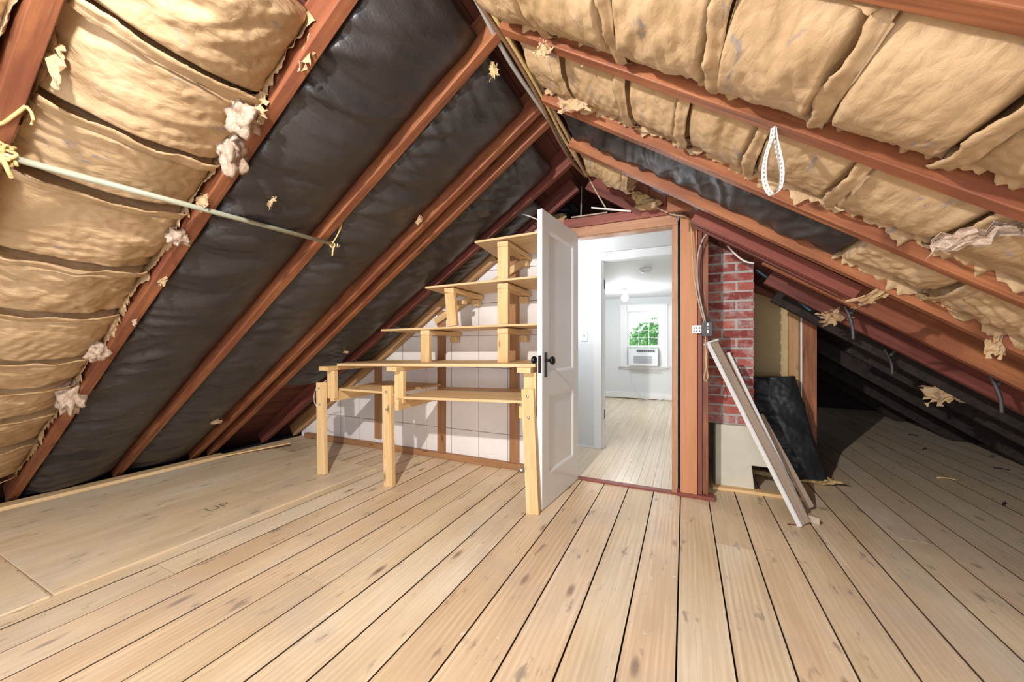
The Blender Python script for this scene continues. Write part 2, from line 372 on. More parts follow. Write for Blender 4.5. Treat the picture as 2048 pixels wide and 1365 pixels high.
# roof boards, left and right, with rows of boards
def roof_sheet(name, side, y0, y1, s0, s1, mat):
    L, bw = [], .14; s = s0; V, Fc = [], []
    while s < s1-.01:
        e = min(s+bw-.004, s1); k = len(V)
        for n in (-.142, -.165):
            V += [slope(side, s, y0, n), slope(side, e, y0, n), slope(side, e, y1, n), slope(side, s, y1, n)]
        Fc += [tuple(k+i for i in f) for f in BOXF]; s += bw
    k = len(V)
    for n in (-.166, -.19): V += [slope(side, s0, y0, n), slope(side, s1, y0, n), slope(side, s1, y1, n), slope(side, s0, y1, n)]
    Fc += [tuple(k+i for i in f) for f in BOXF]
    return struct(link(name, mesh(name, V, Fc), mat))
roof_sheet('ceiling_left', -1, -1.6, 4.32, -.145, 4.7, 'sheath')
roof_sheet('ceiling_right', 1, -1.6, 4.32, -.145, 4.9, 'sheath')
roof_sheet('ceiling_right_rear', 1, 4.32, 8.5, 1.12, 4.9, 'sheath_shaded')
struct(box('wall_rear_gable', (.16, 8.42, -.02), (4.0, 8.5, 2.1), 'sheath_shaded', bev=0))
struct(box('gap_shade_sheet', (-.046, 3.155, 0), (.15, 3.165, 2.1), 'dark', bev=0))  # added black sheet, shade of the gap beside the jamb painted in
struct(box('shade_sheet_above_hall', (-1.9, 4.26, 2.1), (.15, 4.3, 2.75), 'dark', bev=0))  # added black sheet, stands for the unlit attic void behind
# tiled partition wall left of the door
prism_pts = [(-4.33, .0), (-.86, .0), (-.86, 2.19), (-1.0, 2.19), (-1.28, 2.19), (-4.33, .14)]
struct(prism('wall_tiled', prism_pts, 3.07, 3.09, 'tile', bev=0))
# hall and bedroom shell
WW = 'wallwhite'
struct(box('wall_hall_back_left', (-2.2, 4.0, .012), (-.80, 4.1, 2.115), WW, bev=0))
struct(box('wall_hall_back_top', (-.80, 4.0, 2.03), (.10, 4.1, 2.115), WW, bev=0))
struct(box('wall_hall_front', (-2.2, 3.10, .012), (-.86, 3.13, 2.115), WW, bev=0))
struct(box('wall_hall_end', (-2.23, 3.10, .0), (-2.2, 8.0, 2.2), WW, bev=0))
struct(box('wall_hall_right', (.10, 3.14, .0), (.145, 8.0, 2.13), WW, bev=0))
struct(box('ceiling_hall', (-2.2, 3.10, 2.115), (.10, 4.1, 2.14), WW, bev=0))
struct(box('ceiling_bedroom', (-2.2, 4.1, 2.10), (.10, 8.1, 2.14), WW, bev=0))
wx0, wx1, wz0, wz1 = -1.09, -.42, .72, 1.83
struct(boxes('wall_bedroom_back', [((-2.2, 8.0, 0), (wx0, 8.1, 2.12)), ((wx1, 8.0, 0), (.14, 8.1, 2.12)), ((wx0, 8.0, 0), (wx1, 8.1, wz0)), ((wx0, 8.0, wz1), (wx1, 8.1, 2.12))], WW))
struct(box('baseboard_bedroom', (-2.2, 7.97, .03), (.10, 8.0, .15), 'white'))
struct(box('trim_baseboard_gap', (-2.2, 7.985, .012), (-.5, 8.0, .032), 'cable_brown', bev=0))
struct(box('baseboard_hall', (-2.2, 3.985, .012), (-.88, 4.0, .03), 'white'))
# casing of the inner doorway
cs = struct(boxes('trim_inner_doorway', [((-.885, 3.975, .012), (-.80, 4.0, 2.115)), ((-.80, 3.975, 2.03), (.10, 4.0, 2.10)), ((-.805, 4.0, .012), (-.785, 4.11, 2.03)), ((-.89, 3.968, 2.095), (.10, 4.0, 2.112))], 'white', bev=.004))
for i, z in enumerate((1.735, .33)):
    tag(box('door_hinge', (-.786, 4.035, z), (-.781, 4.065, z+.10), 'black_metal', bev=.001), ('upper' if i == 0 else 'lower')+' black hinge on the white jamb of the inner doorway', 'hinge', 'hinges of the inner doorway')
sw = thing('light_switch', 'white toggle light switch on the white hall wall beside the inner doorway', 'switch', (-.99, 4.0, 1.24))
box('cover_plate', (-1.03, 3.993, 1.17), (-.955, 4.0, 1.30), 'plastic_w', sw, .003); box('toggle', (-.998, 3.984, 1.222), (-.988, 3.993, 1.245), 'grey', sw, .001)
# window
win = struct(bpy.data.objects.new('window_1', None)); COL.objects.link(win); win.location = (-.755, 8, .72); WORLD['window_1'] = Matrix.Translation((-.755, 8, .72))
boxes('window_casing', [((-1.22, 7.975, .70), (wx0+.01, 8.0, 1.95)), ((wx1-.01, 7.975, .70), (-.30, 8.0, 1.95)), ((wx0, 7.975, wz1-.01), (wx1, 8.0, 1.95)), ((-1.24, 7.965, 1.94), (-.28, 8.0, 1.965))], 'white', win, .003)
box('window_sill', (-1.25, 7.92, .675), (-.27, 8.0, .70), 'white', win, .004)
box('window_apron', (-1.2, 7.97, .63), (-.32, 8.0, .675), 'white', win, .003)
up = []
for (za, zb, y, ny) in ((1.60, 1.83, 8.05, 1), (1.07, 1.62, 8.02, 3)):
    up += [((wx0, y, za), (wx0+.05, y+.02, zb)), ((wx1-.05, y, za), (wx1, y+.02, zb)), ((wx0, y, zb-.04), (wx1, y+.02, zb)), ((wx0, y, za), (wx1, y+.02, za+.05))]
    for k in (1, 2): x = wx0+.05+(wx1-wx0-.1)*k/3; up.append(((x-.007, y, za), (x+.007, y+.02, zb)))
    for k in range(1, ny): z = za+.05+(zb-za-.09)*k/ny; up.append(((wx0, y, z-.007), (wx1, y+.02, z+.007)))
boxes('window_sash', [((max(a[0], wx0+.001)+.0002*i, a[1]-.0006*i, a[2]+.0003*i), (min(b_[0], wx1-.001)-.0002*i, b_[1]-.0004*i, b_[2]-.0003*i)) for i, (a, b_) in enumerate(up)], 'white', win)
box('window_pane', (wx0+.02, 8.032, .98), (wx1-.02, 8.034, 1.60), 'glass', win, 0)
box('window_pane', (wx0+.02, 8.062, 1.60), (wx1-.02, 8.064, 1.82), 'glass', win, 0)
ac = thing('air_conditioner', 'white window air conditioner below the raised sash of the bedroom window', 'air conditioner', (-.75, 7.85, .702))
box('body', (-1.03, 7.80, .702), (-.47, 8.25, 1.06), 'plastic_w', ac, .012)
box('side_panel', (wx0, 8.03, .702), (-1.03, 8.05, 1.07), 'plastic_w', ac); box('side_panel', (-.47, 8.03, .702), (wx1, 8.05, 1.07), 'plastic_w', ac)
boxes('intake_grille', [((-.93, 7.79, .76+.02*i), (-.58, 7.80, .77+.02*i)) for i in range(8)], 'grey', ac)
boxes('air_outlet', [((-.87, 7.79, .985), (-.52, 7.80, 1.035))], 'grey', ac); boxes('louver', [((-.86+.042*i, 7.785, .992), (-.835+.042*i, 7.79, 1.028)) for i in range(8)], 'darkgrey', ac)
box('handle', (-.85, 7.785, .715), (-.68, 7.80, .735), 'white', ac)
tag(tube('power_cord', [(-1.0, 7.93, .70), (-1.0, 7.9, .5), (-.9, 7.92, .25), (-.75, 7.9, .06), (-.6, 7.8, .02), (-.45, 7.85, .03), (-.36, 7.94, .07)], .006, 'plastic_w'), 'white power cord hanging from the window unit and trailing along the bedroom floor', 'cord')
cl = thing('ceiling_light', 'lit bare globe bulb in a white socket on the bedroom ceiling', 'lamp', (-.93, 6.6, 2.1))
lathe('socket', [(.07, 2.10), (.07, 2.085), (.045, 2.07), (.035, 2.03), (.035, 2.0)], 'white', cl, (-.93, 6.6, 0))
lathe('bulb', [(.02, 2.0)]+[(.062*math.sin(math.pi*(.12+.88*i/12)), 1.94+.062*math.cos(math.pi*(.12+.88*i/12))) for i in range(12)]+[(.003, 1.878)], 'globe', cl, (-.93, 6.6, 0))
sd = thing('smoke_detector', 'round white smoke detector on the bedroom ceiling nearer than the bulb', 'smoke detector', (-.45, 5.0, 2.1))
lathe('body', [(.075, 2.10), (.075, 2.08), (.05, 2.07)], 'white', sd, (-.45, 5.0, 0)); lathe('vent_ring', [(.058, 2.071), (.058, 2.062), (.04, 2.052), (.01, 2.05)], 'plastic_w', sd, (-.45, 5.0, 0))
# tree seen through the window
def foliage(name, cen, rad, n, seed, s=.09):
    r = random.Random(seed); V, Fc = [], []
    for i in range(n):
        p = Vector((r.gauss(0, 1), r.gauss(0, 1), r.gauss(0, 1))).normalized()*(r.random()**.4); p = Vector((p.x*rad[0], p.y*rad[1], p.z*rad[2]))+Vector(cen)
        a = Vector((r.gauss(0, 1), r.gauss(0, 1), r.gauss(0, 1))).normalized(); b = a.orthogonal().normalized(); k = len(V); q = s*r.uniform(.6, 1.4)
        V += [p-a*q, p+b*q*.5, p+a*q, p-b*q*.5]; Fc.append((k, k+1, k+2, k+3))
    return V, Fc
tr = thing('leafy_tree', 'green leafy tree outside the bedroom window', 'tree', (-.4, 13.5, -3))
V, Fc = foliage('x', (-.2, 13.5, .75), (1.9, 1.2, 1.45), 6000, 4); V2, F2 = foliage('y', (.5, 13.7, 2.3), (1.2, 1.0, 1.1), 2600, 5, .08)
Fc += [tuple(i+len(V) for i in f) for f in F2]; V += V2
link('foliage', mesh('foliage', V, Fc), 'leaf', tr); tube('trunk', [(-.2, 13.5, -3), (-.15, 13.5, -1), (-.1, 13.5, 1.5)], .13, 'cable_brown', tr)

# ------------------------------------------------------------------ DOORWAY FRAME
dfr = thing('door_frame', 'stained brown door frame around the opening to the white hall', 'door frame', (-.45, 3.06, 0))
dfr['kind'] = 'structure'; dfr.name = 'door_1'; WORLD['door_1'] = Matrix.Translation((-.45, 3.06, 0)); del dfr['label'], dfr['category']
board('head_casing', (-.87, 3.05, 2.072), (-.047, 3.05, 2.072), .045, .075, 'jamb', dfr)
board('head_jamb', (-.82, 3.10, 2.035), (-.08, 3.10, 2.035), .10, .012, 'jamb', dfr)
board('side_jamb', (-.066, 3.07, .0), (-.066, 3.07, 2.04), .045, .038, 'jamb', dfr, up=(1, 0, 0))
board('hinge_jamb', (-.845, 3.075, .0), (-.845, 3.075, 2.04), .07, .03, 'white', dfr, up=(1, 0, 0))
board('threshold', (-.86, 3.065, .006), (-.05, 3.065, .006), .06, .016, 'redpaint', dfr)
board('stud', (-.028, 3.12, .0), (-.028, 3.12, 2.1), .05, .018, 'dark', dfr, up=(1, 0, 0))  # black strip put in for the shade of the gap
tag(board('facing_board', (.030, 3.035, .03), (.030, 3.035, 2.11), .022, .112, 'orange', up=(1, 0, 0), wob=.0), 'wide orange-brown painted board standing beside the doorway', 'board')
tag(board('wall_stud', (.103, 3.075, .03), (.103, 3.075, 2.04), .07, .030, 'redpaint', up=(1, 0, 0)), 'dark red stud right beside the orange-brown board', 'stud')
tag(board('wall_stud', (.142, 3.085, .03), (.142, 3.085, 2.01), .055, .034, 'rafter', up=(1, 0, 0)), 'orange-red stud nearest the brick chimney', 'stud')
tag(board('sole_plate', (-.05, 3.07, .014), (.20, 3.07, .014), .10, .028, 'redpaint'), 'short dark red sole plate under the studs beside the doorway', 'plate')
tag(board('header_beam', (-.93, 3.06, 2.150), (-.10, 3.06, 2.150), .07, .075, 'redpaint'), 'dark red header beam lying on top of the door frame', 'beam')
tag(board('header_beam', (-1.55, 3.085, 2.185), (-.93, 3.085, 2.185), .05, .07, 'jamb'), 'orange-red top plate behind the highest shelf', 'beam')
# the open door
dn, hg = Vector((-.872, 2.352, 0)), Vector((-.805, 3.035, 0))
dr = thing('open_door', 'white two-panel door standing open into the attic', 'door', hg)
X = (dn-hg).normalized(); Wd = (dn-hg).length; Nf = Vector((-X.y, X.x, 0))   # toward +x ?
if Nf.x < 0: Nf = -Nf
mwd = Matrix.Translation(hg+Vector((0, 0, .008))) @ Matrix((X, Nf, Vector((0, 0, 1)))).transposed().to_4x4()
def door_leaf():
    T, HT = .036, 2.045
    xs_ = [0, .105, Wd-.105, Wd]; zs = [0, .215, .775, .925, 1.925, HT]
    V, Fc = [], []
    for sgn in (1, -1):
        y = 0 if sgn > 0 else -T
        for i in range(3):
            for j in range(5):
                x0, x1, z0, z1 = xs_[i], xs_[i+1], zs[j], zs[j+1]; k = len(V)
                if i == 1 and j in (1, 3):
                    rings = [(0, 0), (.012, .004), (.022, .011)]
                    for ins, dp in rings: V += [(x0+ins, y-sgn*dp, z0+ins), (x1-ins, y-sgn*dp, z0+ins), (x1-ins, y-sgn*dp, z1-ins), (x0+ins, y-sgn*dp, z1-ins)]
                    for a in (0, 4):
                        for m_ in range(4): Fc.append((k+a+m_, k+a+(m_+1) % 4, k+a+4+(m_+1) % 4, k+a+4+m_))
                    Fc.append((k+8, k+9, k+10, k+11))
                else:
                    V += [(x0, y, z0), (x1, y, z0), (x1, y, z1), (x0, y, z1)]; Fc.append((k, k+1, k+2, k+3))
    k = len(V); V += [(0, 0, 0), (Wd, 0, 0), (Wd, -T, 0), (0, -T, 0), (0, 0, HT), (Wd, 0, HT), (Wd, -T, HT), (0, -T, HT)]
    Fc += [(k, k+1, k+2, k+3), (k+4, k+5, k+6, k+7), (k+1, k+2, k+6, k+5), (k, k+3, k+7, k+4)]
    me = mesh('door_leaf', V, Fc); bm = bmesh.new(); bm.from_mesh(me); bmesh.ops.remove_doubles(bm, verts=bm.verts, dist=.0001); bmesh.ops.recalc_face_normals(bm, faces=bm.faces); bm.to_mesh(me); bm.free(); return me
link('door_leaf', door_leaf(), 'doorwhite', dr, mwd)
def onleaf(fn, *a): o = fn(*a); return o
def leafbox(name, a, b, mat, bev=.002):
    (x0, y0, z0), (x1, y1, z1) = a, b
    o = link(name, mesh(name, [(x0, y0, z0), (x1, y0, z0), (x1, y1, z0), (x0, y1, z0), (x0, y0, z1), (x1, y0, z1), (x1, y1, z1), (x0, y1, z1)], BOXF), mat, dr, mwd)
    if bev: bb = o.modifiers.new('bevel', 'BEVEL'); bb.width = bev; bb.segments = 2
    return o
kx = Wd-.055
ep = leafbox('escutcheon', (kx-.02, 0, .90), (kx+.02, .004, 1.07), 'black_metal'); leafbox('escutcheon', (kx-.02, -.040, .90), (kx+.02, -.036, 1.07), 'black_metal')
leafbox('latch_plate', (Wd, -.030, .93), (Wd+.002, -.006, 1.05), 'black_metal', .0005)
for sgn, y in ((1, .004), (-1, -.040)):
    prof = [(.011, 0), (.009, .02), (.010, .03), (.024, .036), (.029, .046), (.029, .054), (.022, .062), (.004, .066)]
    V, Fc = [], []
    for r, h in prof:
        for k in range(20): t = 2*math.pi*k/20; V.append((kx+r*math.cos(t), y+sgn*h, 1.015+r*math.sin(t)))
    for i in range(len(prof)-1):
        for k in range(20): Fc.append((i*20+k, i*20+(k+1) % 20, (i+1)*20+(k+1) % 20, (i+1)*20+k))
    Fc.append(tuple(range(140, 160))); link('knob', mesh('knob', V, Fc, True), 'black_metal', dr, mwd)

# ------------------------------------------------------------------ CHIMNEY
ch = thing('brick_chimney', 'red brick chimney rising from a cream plaster base right of the doorway', 'chimney', (.36, 3.55, 0))
box('mortar_core', (.156, 3.404, .5), (.486, 3.79, 2.0), 'mortar', ch, 0)
V, Fc, R = [], [], []; rb = random.Random(5)
z = .505; row = 0
def bk(x0, x1, y0, y1, z0, z1):
    k = len(V); j = lambda: rb.uniform(-.0018, .0018)
    for zz in (z0, z1):
        for x, y in ((x0, y0), (x1, y0), (x1, y1), (x0, y1)): V.append((x+j(), y+j(), zz+j()))
    Fc.extend([tuple(k+i for i in f) for f in BOXF]); rv = rb.random(); R.extend([rv]*6)
while z < 1.97:
    z1 = z+.060
    cut = .15+(.115 if row % 2 else .215)
    bk(.150, cut, 3.4, 3.5, z, z1); bk(cut+.017, .492, 3.4, 3.5 if row % 2 else 3.5, z, z1)
    c2 = 3.5+.013+(.0 if row % 2 else .09)
    if row % 2: bk(.392, .492, c2, 3.71, z, z1)
    else: bk(.392, .492, 3.513, 3.60, z, z1); bk(.392, .492, 3.613, 3.79, z, z1)
    z += .0755; row += 1
me = bpy.data.meshes.new('brickwork'); me.from_pydata(V, [], Fc); at = me.attributes.new('rnd', 'FLOAT', 'FACE'); at.data.foreach_set('value', R)
bm = bmesh.new(); bm.from_mesh(me); bmesh.ops.recalc_face_normals(bm, faces=bm.faces); bm.to_mesh(me); bm.free()
bw = link('brickwork', me, 'brick', ch); b = bw.modifiers.new('bevel', 'BEVEL'); b.width = .003; b.segments = 2
prism('plaster_base', [(.225, 0), (.49, 0), (.47, .20), (.575, .20), (.575, .5), (.225, .5)], 3.35, 3.79, 'plaster', ch, .006)
tag(board('floor_nailer', (.20, 3.31, .012), (.80, 3.34, .012), .07, .024, 'pine'), 'rough pine strip on the floor in front of the plaster chimney base', 'board')

# ------------------------------------------------------------------ RAFTERS
def rafter(side, yf, s0, s1, w, d, mat, label, n0=0., cat='rafter', name='roof_rafter', grp=None):
    p0 = slope(side, s0, yf-w/2, n0-d/2); p1 = slope(side, s1, yf-w/2, n0-d/2)
    o = board(name, p0, p1, w, d, mat, up=(slope(side, 0, 0, 0)-slope(side, 0, 0, 1)), bev=.003, wob=.0025, sub=16)
    return tag(o, label, cat, grp)
G1, G2 = 'rafters of the left roof slope', 'rafters of the right roof slope'
LRS = [(.368, 'rafter', 'red rafter in the top left corner, nearest on the left slope'), (.91, 'rafter', 'red rafter between the kraft paper bay and the first black film bay, left slope'),
       (1.455, 'rafter', 'red rafter carrying the far end of the pale pipe, left slope'), (1.994, 'rafter', 'nearer rafter of the close-set pair on the left slope'),
       (2.139, 'rafter', 'farther rafter of the close-set pair on the left slope'), (2.668, 'rafter_dark', 'dark red rafter passing over the wooden shelf rack, left slope')]
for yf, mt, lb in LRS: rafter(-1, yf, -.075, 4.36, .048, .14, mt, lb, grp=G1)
rafter(-1, 3.045, .95, 4.36, .045, .15, 'tan_rafter', 'tan rafter fixed along the sloping top of the white tiled wall', grp=G1)
rafter(-1, 3.065, .03, .98, .045, .14, 'rafter_dark', 'short dark rafter above the doorway, left slope', grp=G1)
RRS = [(.375, 'rafter', 'red rafter cut off by the top right corner, right slope', .14, 3.2, 0), (.848, 'rafter', 'red rafter crossing the top right corner of the right slope', .14, 4.7, 0),
       (1.322, 'rafter', 'red rafter from which the perforated strap hangs, right slope', .14, 4.7, 0), (1.790, 'rafter', 'red rafter between the kraft bay and the silvery black bay, right slope', .14, 4.7, 0),
       (2.260, 'rafter', 'red rafter just below the silvery black film bay, right slope', .14, 4.7, 0), (2.73, 'rafter', 'broad dark red rafter right of the chimney, in shade under the eave', 1.45, 4.7, 0),
       (3.20, 'rafter_dark', 'dark red rafter second behind the short beam end, right eave', 1.55, 4.7, 0), (3.67, 'sheath_shaded', 'dark red rafter third behind the short beam end, right eave', 1.7, 4.7, 0),
       (4.14, 'sheath_shaded', 'dark rafter level with the tan panel, right eave', 2.45, 4.7, 0), (5.0, 'sheath_shaded', 'nearest rafter of the unlit far eave on the right', 1.5, 4.7, 0),
       (6.2, 'sheath_shaded', 'middle rafter of the unlit far eave on the right', 1.5, 4.7, 0), (7.4, 'sheath_shaded', 'farthest rafter of the unlit far eave on the right', 1.5, 4.7, 0)]
for yf, mt, lb, s0, s1, n0 in RRS: rafter(1, yf, s0, s1, .046, .14, mt, lb, n0, grp=G2)
rafter(1, 3.065, .03, .55, .045, .14, 'rafter_dark', 'short dark rafter above the doorway, right slope', grp=G2)
tag(board('roof_beam', slope(1, .97, 2.56, -.04), slope(1, 1.91, 2.56, -.04), .05, .075, 'redpaint', up=(.56, 0, .83), wob=.002, sub=6), 'short dark red beam running from the studs past the chimney with a sawn end', 'beam')
tag(board('roof_beam', slope(1, .99, 2.64, -.02), slope(1, 1.86, 2.64, -.02), .03, .04, 'rafter_dark', up=(.56, 0, .83)), 'thin dark batten tucked behind the short sloping beam', 'beam')
tag(box('blocking_board', (-.10, 2.58, 1.985), (.045, 2.62, 2.12), 'rafter'), 'red blocking board above the top right corner of the door frame', 'board')
tag(board('ridge_board', (-.695, .2, 2.525), (-.695, 3.0, 2.525), .022, .075, 'rafter_dark'), 'dark ridge board along the roof peak behind the cables', 'beam')

# ------------------------------------------------------------------ INSULATION
def hsh(i, j, k):
    n = (i*374761393+j*668265263+k*1274126177) & 0xffffffff; n = ((n ^ (n >> 13))*1274126177) & 0xffffffff
    return ((n ^ (n >> 16)) & 0xffff)/65535.-.5
def facet(a, b, seed):
    '''piecewise flat facets with crisp creases, like crumpled paper'''
    i, j = math.floor(a), math.floor(b); x, y = a-i, b-j; k = int(seed)
    h00, h10, h01, h11 = hsh(i, j, k), hsh(i+1, j, k), hsh(i, j+1, k), hsh(i+1, j+1, k)
    if hsh(i, j, k+7) > 0:
        return h00+(h10-h00)*x+(h11-h10)*y if x > y else h00+(h11-h01)*x+(h01-h00)*y
    return h00+(h10-h00)*x+(h01-h00)*y if x+y < 1 else h11+(h01-h11)*(1-x)+(h10-h11)*(1-y)
def tri(x): return abs(x-math.floor(x)-.5)*2
FOLD = {}
def folds(a, b, seed, w_):
    if seed not in FOLD:
        r = random.Random(seed*17); FOLD[seed] = [(math.cos(t_), math.sin(t_), fr, am, r.random()*9, r.random()*40) for t_, fr, am in
            [(r.gauss(0, .35), r.uniform(5, 8), .014), (r.gauss(0, .5), r.uniform(9, 14), .009), (r.gauss(0, .8), r.uniform(16, 24), .0055), (r.gauss(1.2, .5), r.uniform(5, 9), .006), (r.gauss(.2, .4), r.uniform(20, 30), .004)]]
    h = 0
    b *= .8
    for c, s_, fr, am, ph, o in FOLD[seed]:
        mk = max(0, .25+1.5*fnoise(a*2.2+o, b*2.2, o)); h += 1.35*am*mk*tri((a*c+b*s_)*fr+ph+w_*.9)
    return h
def batt_mesh(side, y0, y1, s0, s1, kind, seed, edge=-.085, mid=.0, ns=None, nt_=None, amp=1., back=-.138, gap=.012):
    L, Wt = s1-s0, y1-y0; res = .0062 if kind == 'kraft' else .012
    ns = ns or max(8, int(L/res)); nt_ = nt_ or max(8, int(Wt/res)); ns = min(ns, 260)
    V = []; o1, o2, o3 = seed*3.17, seed*1.71, seed*.93
    for i in range(ns+1):
        u = i/ns; s = s0+gap*0+L*u
        for j in range(nt_+1):
            t = j/nt_; y = y0+Wt*t
            pr = max(0, math.sin(math.pi*t))**.55
            if kind == 'kraft':
                ends = min(1, min(u, 1-u)*L/.03); ends = ends**.5
                pr = pr*(.25+.75*ends)
                n = edge+(mid-edge)*pr
                n -= (1-ends)*.018
                # wrinkles across the batt, folds, facets
                wx_, wz_ = s+o1, y+o2
                warp = .05*fnoise(wx_*4, wz_*4, o3)
                h = folds(wx_, wz_, seed, fnoise(wx_*2.6, wz_*2.6, o3+11))
                w2 = .035*fnoise(wx_*5+3, wz_*5, o3+4); cr = min(1.5, max(.15, .75+1.6*fnoise(wx_*1.9, wz_*1.9, o3+9)))
                h += .020*cr*facet((wx_+w2)*8.5, (wz_-w2)*5.0, seed)+.011*cr*facet((wx_-w2)*19, (wz_+w2)*12, seed+50)+.0048*cr*facet((wx_+w2)*41, (wz_-w2)*30, seed+90)
                h += .018*fnoise(wx_*3, wz_*3, o3+2)+.0025*fnoise(wx_*40, wz_*40, 3)
                n += amp*h*(.35+.65*min(1, ends*1.2))-.010
            else:
                e = min(1, min(u, 1-u)*L/.06)**.5
                n = edge+(mid-edge)*pr*(.4+.6*e)
                wx_, wz_ = s+o1, y+o2
                near = (1-t)**1.3 if side < 0 else .8
                warp = .08*fnoise(wx_*2.2, wz_*3, o3)
                wr = ridge((wx_+warp+.25*t)*7, wz_*1.2, o3)+.55*ridge((wx_-warp)*16, wz_*2.2, o3+3)
                h = .020*wr*(.14+1.15*near)+.018*tri((wx_+warp*1.5+.35*t)*8)*near*max(0, fnoise(wx_*2, wz_*3, 4)+.3)+.014*fnoise(wx_*1.4, wz_*2.0, o3)+.003*fnoise(wx_*7, wz_*5, o3)
                d, _ = noise.voronoi(Vector(((wx_+warp)*6.5, (wz_-warp)*3.0, o3)))
                h += .009*(d[1]-d[0])*near
                n += amp*h-.008
            if j in (0, nt_): n = min(n, edge+.006)
            n = max(n, back+.01)
            V.append(slope(side, s, y, n))
    N = nt_+1; Fc = [(i*N+j, (i+1)*N+j, (i+1)*N+j+1, i*N+j+1) for i in range(ns) for j in range(nt_)]
    ring = [j for j in range(N)]+[i*N+nt_ for i in range(1, ns+1)]+[ns*N+j for j in range(nt_-1, -1, -1)]+[i*N for i in range(ns-1, 0, -1)]
    base = len(V)
    for idx in ring:
        i, j = divmod(idx, N); V.append(slope(side, s0+L*i/ns, y0+Wt*j/nt_, back))
    m = len(ring)
    for k in range(m): Fc.append((ring[k], ring[(k+1) % m], base+(k+1) % m, base+k))
    Fc.append(tuple(base+k for k in range(m)))
    return V, Fc
def lip_mesh(side, y0, y1, s, w, seed, n0=-.02, drop=.03, lift=.0):
    """a creased paper flange folded over a seam, torn along one edge"""
    V = []; ny = max(10, int((y1-y0)/.008)); nw = 5; r = random.Random(seed)
    for i in range(ny+1):
        t = i/ny; y = y0+(y1-y0)*t; tear = .004*fnoise(t*17, seed, 1)+.003*fnoise(t*55, seed, 2); wv = .012*fnoise(t*4, seed, 7)
        arch = (max(0, math.sin(math.pi*t)))**.5
        for k in range(nw+1):
            q = k/nw; ww = w*(.6+.5*fnoise(t*3, seed, 5)+.3)+tear
            n = n0-.055*(1-arch)+drop*(.55+.35*q)*(.8+.5*fnoise(t*5, seed, 3))+.010*tri(q*1.0+.25)+.005*fnoise(t*9, q*1.5, seed)+lift*q
            V.append(slope(side, s+wv*.6-(ww*q-.01), y, n))
    N = nw+1; return V, [(i*N+k, (i+1)*N+k, (i+1)*N+k+1, i*N+k+1) for i in range(ny) for k in range(nw)]
def side_mesh(side, y, s0, s1, dirn, seed, w=.03):
    """torn stapling tab running along a rafter"""
    V = []; n = max(10, int((s1-s0)/.008))
    for i in range(n+1):
        s = s0+(s1-s0)*i/n; tw = w*(.7+.9*abs(fnoise(s*9, seed, 1))+.5*fnoise(s*40, seed, 4))
        for q in (0, .5, 1):
            V.append(slope(side, s+.004*fnoise(s*30, q*4, seed), y+dirn*(.003+.012*math.sin(q*3+s*13+seed)*q), -.085+tw*2.1*q))
    return V, [(i*3+k, (i+1)*3+k, (i+1)*3+k+1, i*3+k+1) for i in range(n) for k in (0, 1)]
def thin(o, th=.0012):
    m_ = o.modifiers.new('solid', 'SOLIDIFY'); m_.thickness = th; return o
def kraft_batt(side, y0, y1, s0, s1, seed, label, edge=-.08, mid=.012, amp=1., lip=True, sides=(1, 1), liph=.03, grp=None):
    c = slope(side, (s0+s1)/2, (y0+y1)/2, 0)
    T = thing('insulation_batt', label, 'insulation', c, grp)
    V, Fc = batt_mesh(side, y0, y1, s0+.006, s1-.006, 'kraft', seed, edge, mid, amp=amp)
    link('paper_facing', mesh('paper_facing', V, Fc, True), 'kraft', T)
    if lip:
        V, Fc = lip_mesh(side, y0+.01, y1-.01, s1+.012, .045, seed*3+1, n0=mid*.5-.012, drop=liph)
        thin(link('flange', mesh('flange', V, Fc, True), 'kraft', T))
    for on, y, d in ((sides[0], y0+.004, 1), (sides[1], y1-.004, -1)):
        if on: V, Fc = side_mesh(side, y, s0, s1, d, seed*5+int(d)); thin(link('stapling_tab', mesh('stapling_tab', V, Fc, True), 'kraft', T))
    return T
ord_ = ['topmost', 'second', 'third', 'fourth', 'fifth', 'sixth', 'seventh', 'eighth', 'ninth']
GK = 'paper-faced insulation batts'
ls = [.42, .78, 1.10, 1.39, 1.79, 2.14, 2.50, 2.78, 3.10, 3.50, 4.0]
for k in range(len(ls)-1):
    lb = ['crumpled kraft batt at the top edge of the photo, left slope', 'kraft batt just above the widest-looking fold, left slope', 'kraft batt above the pale pipe with two wool tufts at its end, left slope',
          'kraft batt crossed by the pale pipe, left slope', 'most crumpled kraft batt, just below the pale pipe, left slope', 'kraft batt below the most crumpled one, left slope', 'flat kraft batt at mid height of the left edge of the photo',
          'kraft batt next above the two lowest on the left slope', 'kraft batt second lowest on the left slope', 'lowest kraft batt on the left slope, near the floor'][k]
    kraft_batt(-1, .372, .858, ls[k], ls[k+1], 11+k, lb, amp=(1.25 if k == 3 else 1.0)*(1.5 if k == 4 else 1), mid=(.03, .03, .02, .0, -.01, .01, .005, .0, -.01, -.02)[k], grp=GK)
kraft_batt(-1, -.12, .316, .75, 1.7, 40, 'kraft batt glimpsed in the extreme top left corner', amp=1.4, grp=GK)
r1 = [.14, .40, .71, 1.02, 1.305, 1.59, 2.1, 2.7]
l1 = ['kraft batt at the ridge beside the cables, nearest bay of the right slope', 'kraft batt second from the ridge, nearest bay of the right slope', 'kraft batt at top centre-right ending in a dark slit', 'kraft batt right of the dark slit, with smudged print',
      'large smooth kraft batt at the right with a broad folded flange', 'kraft batt at the right photo edge, half hidden behind the broad flange', 'lowest kraft batt of the nearest right bay']
for k in range(len(r1)-1): kraft_batt(1, .852, 1.272, r1[k], r1[k+1], 60+k, l1[k], mid=.045 if k < 5 else .02, amp=.62, liph=.022, grp=GK)
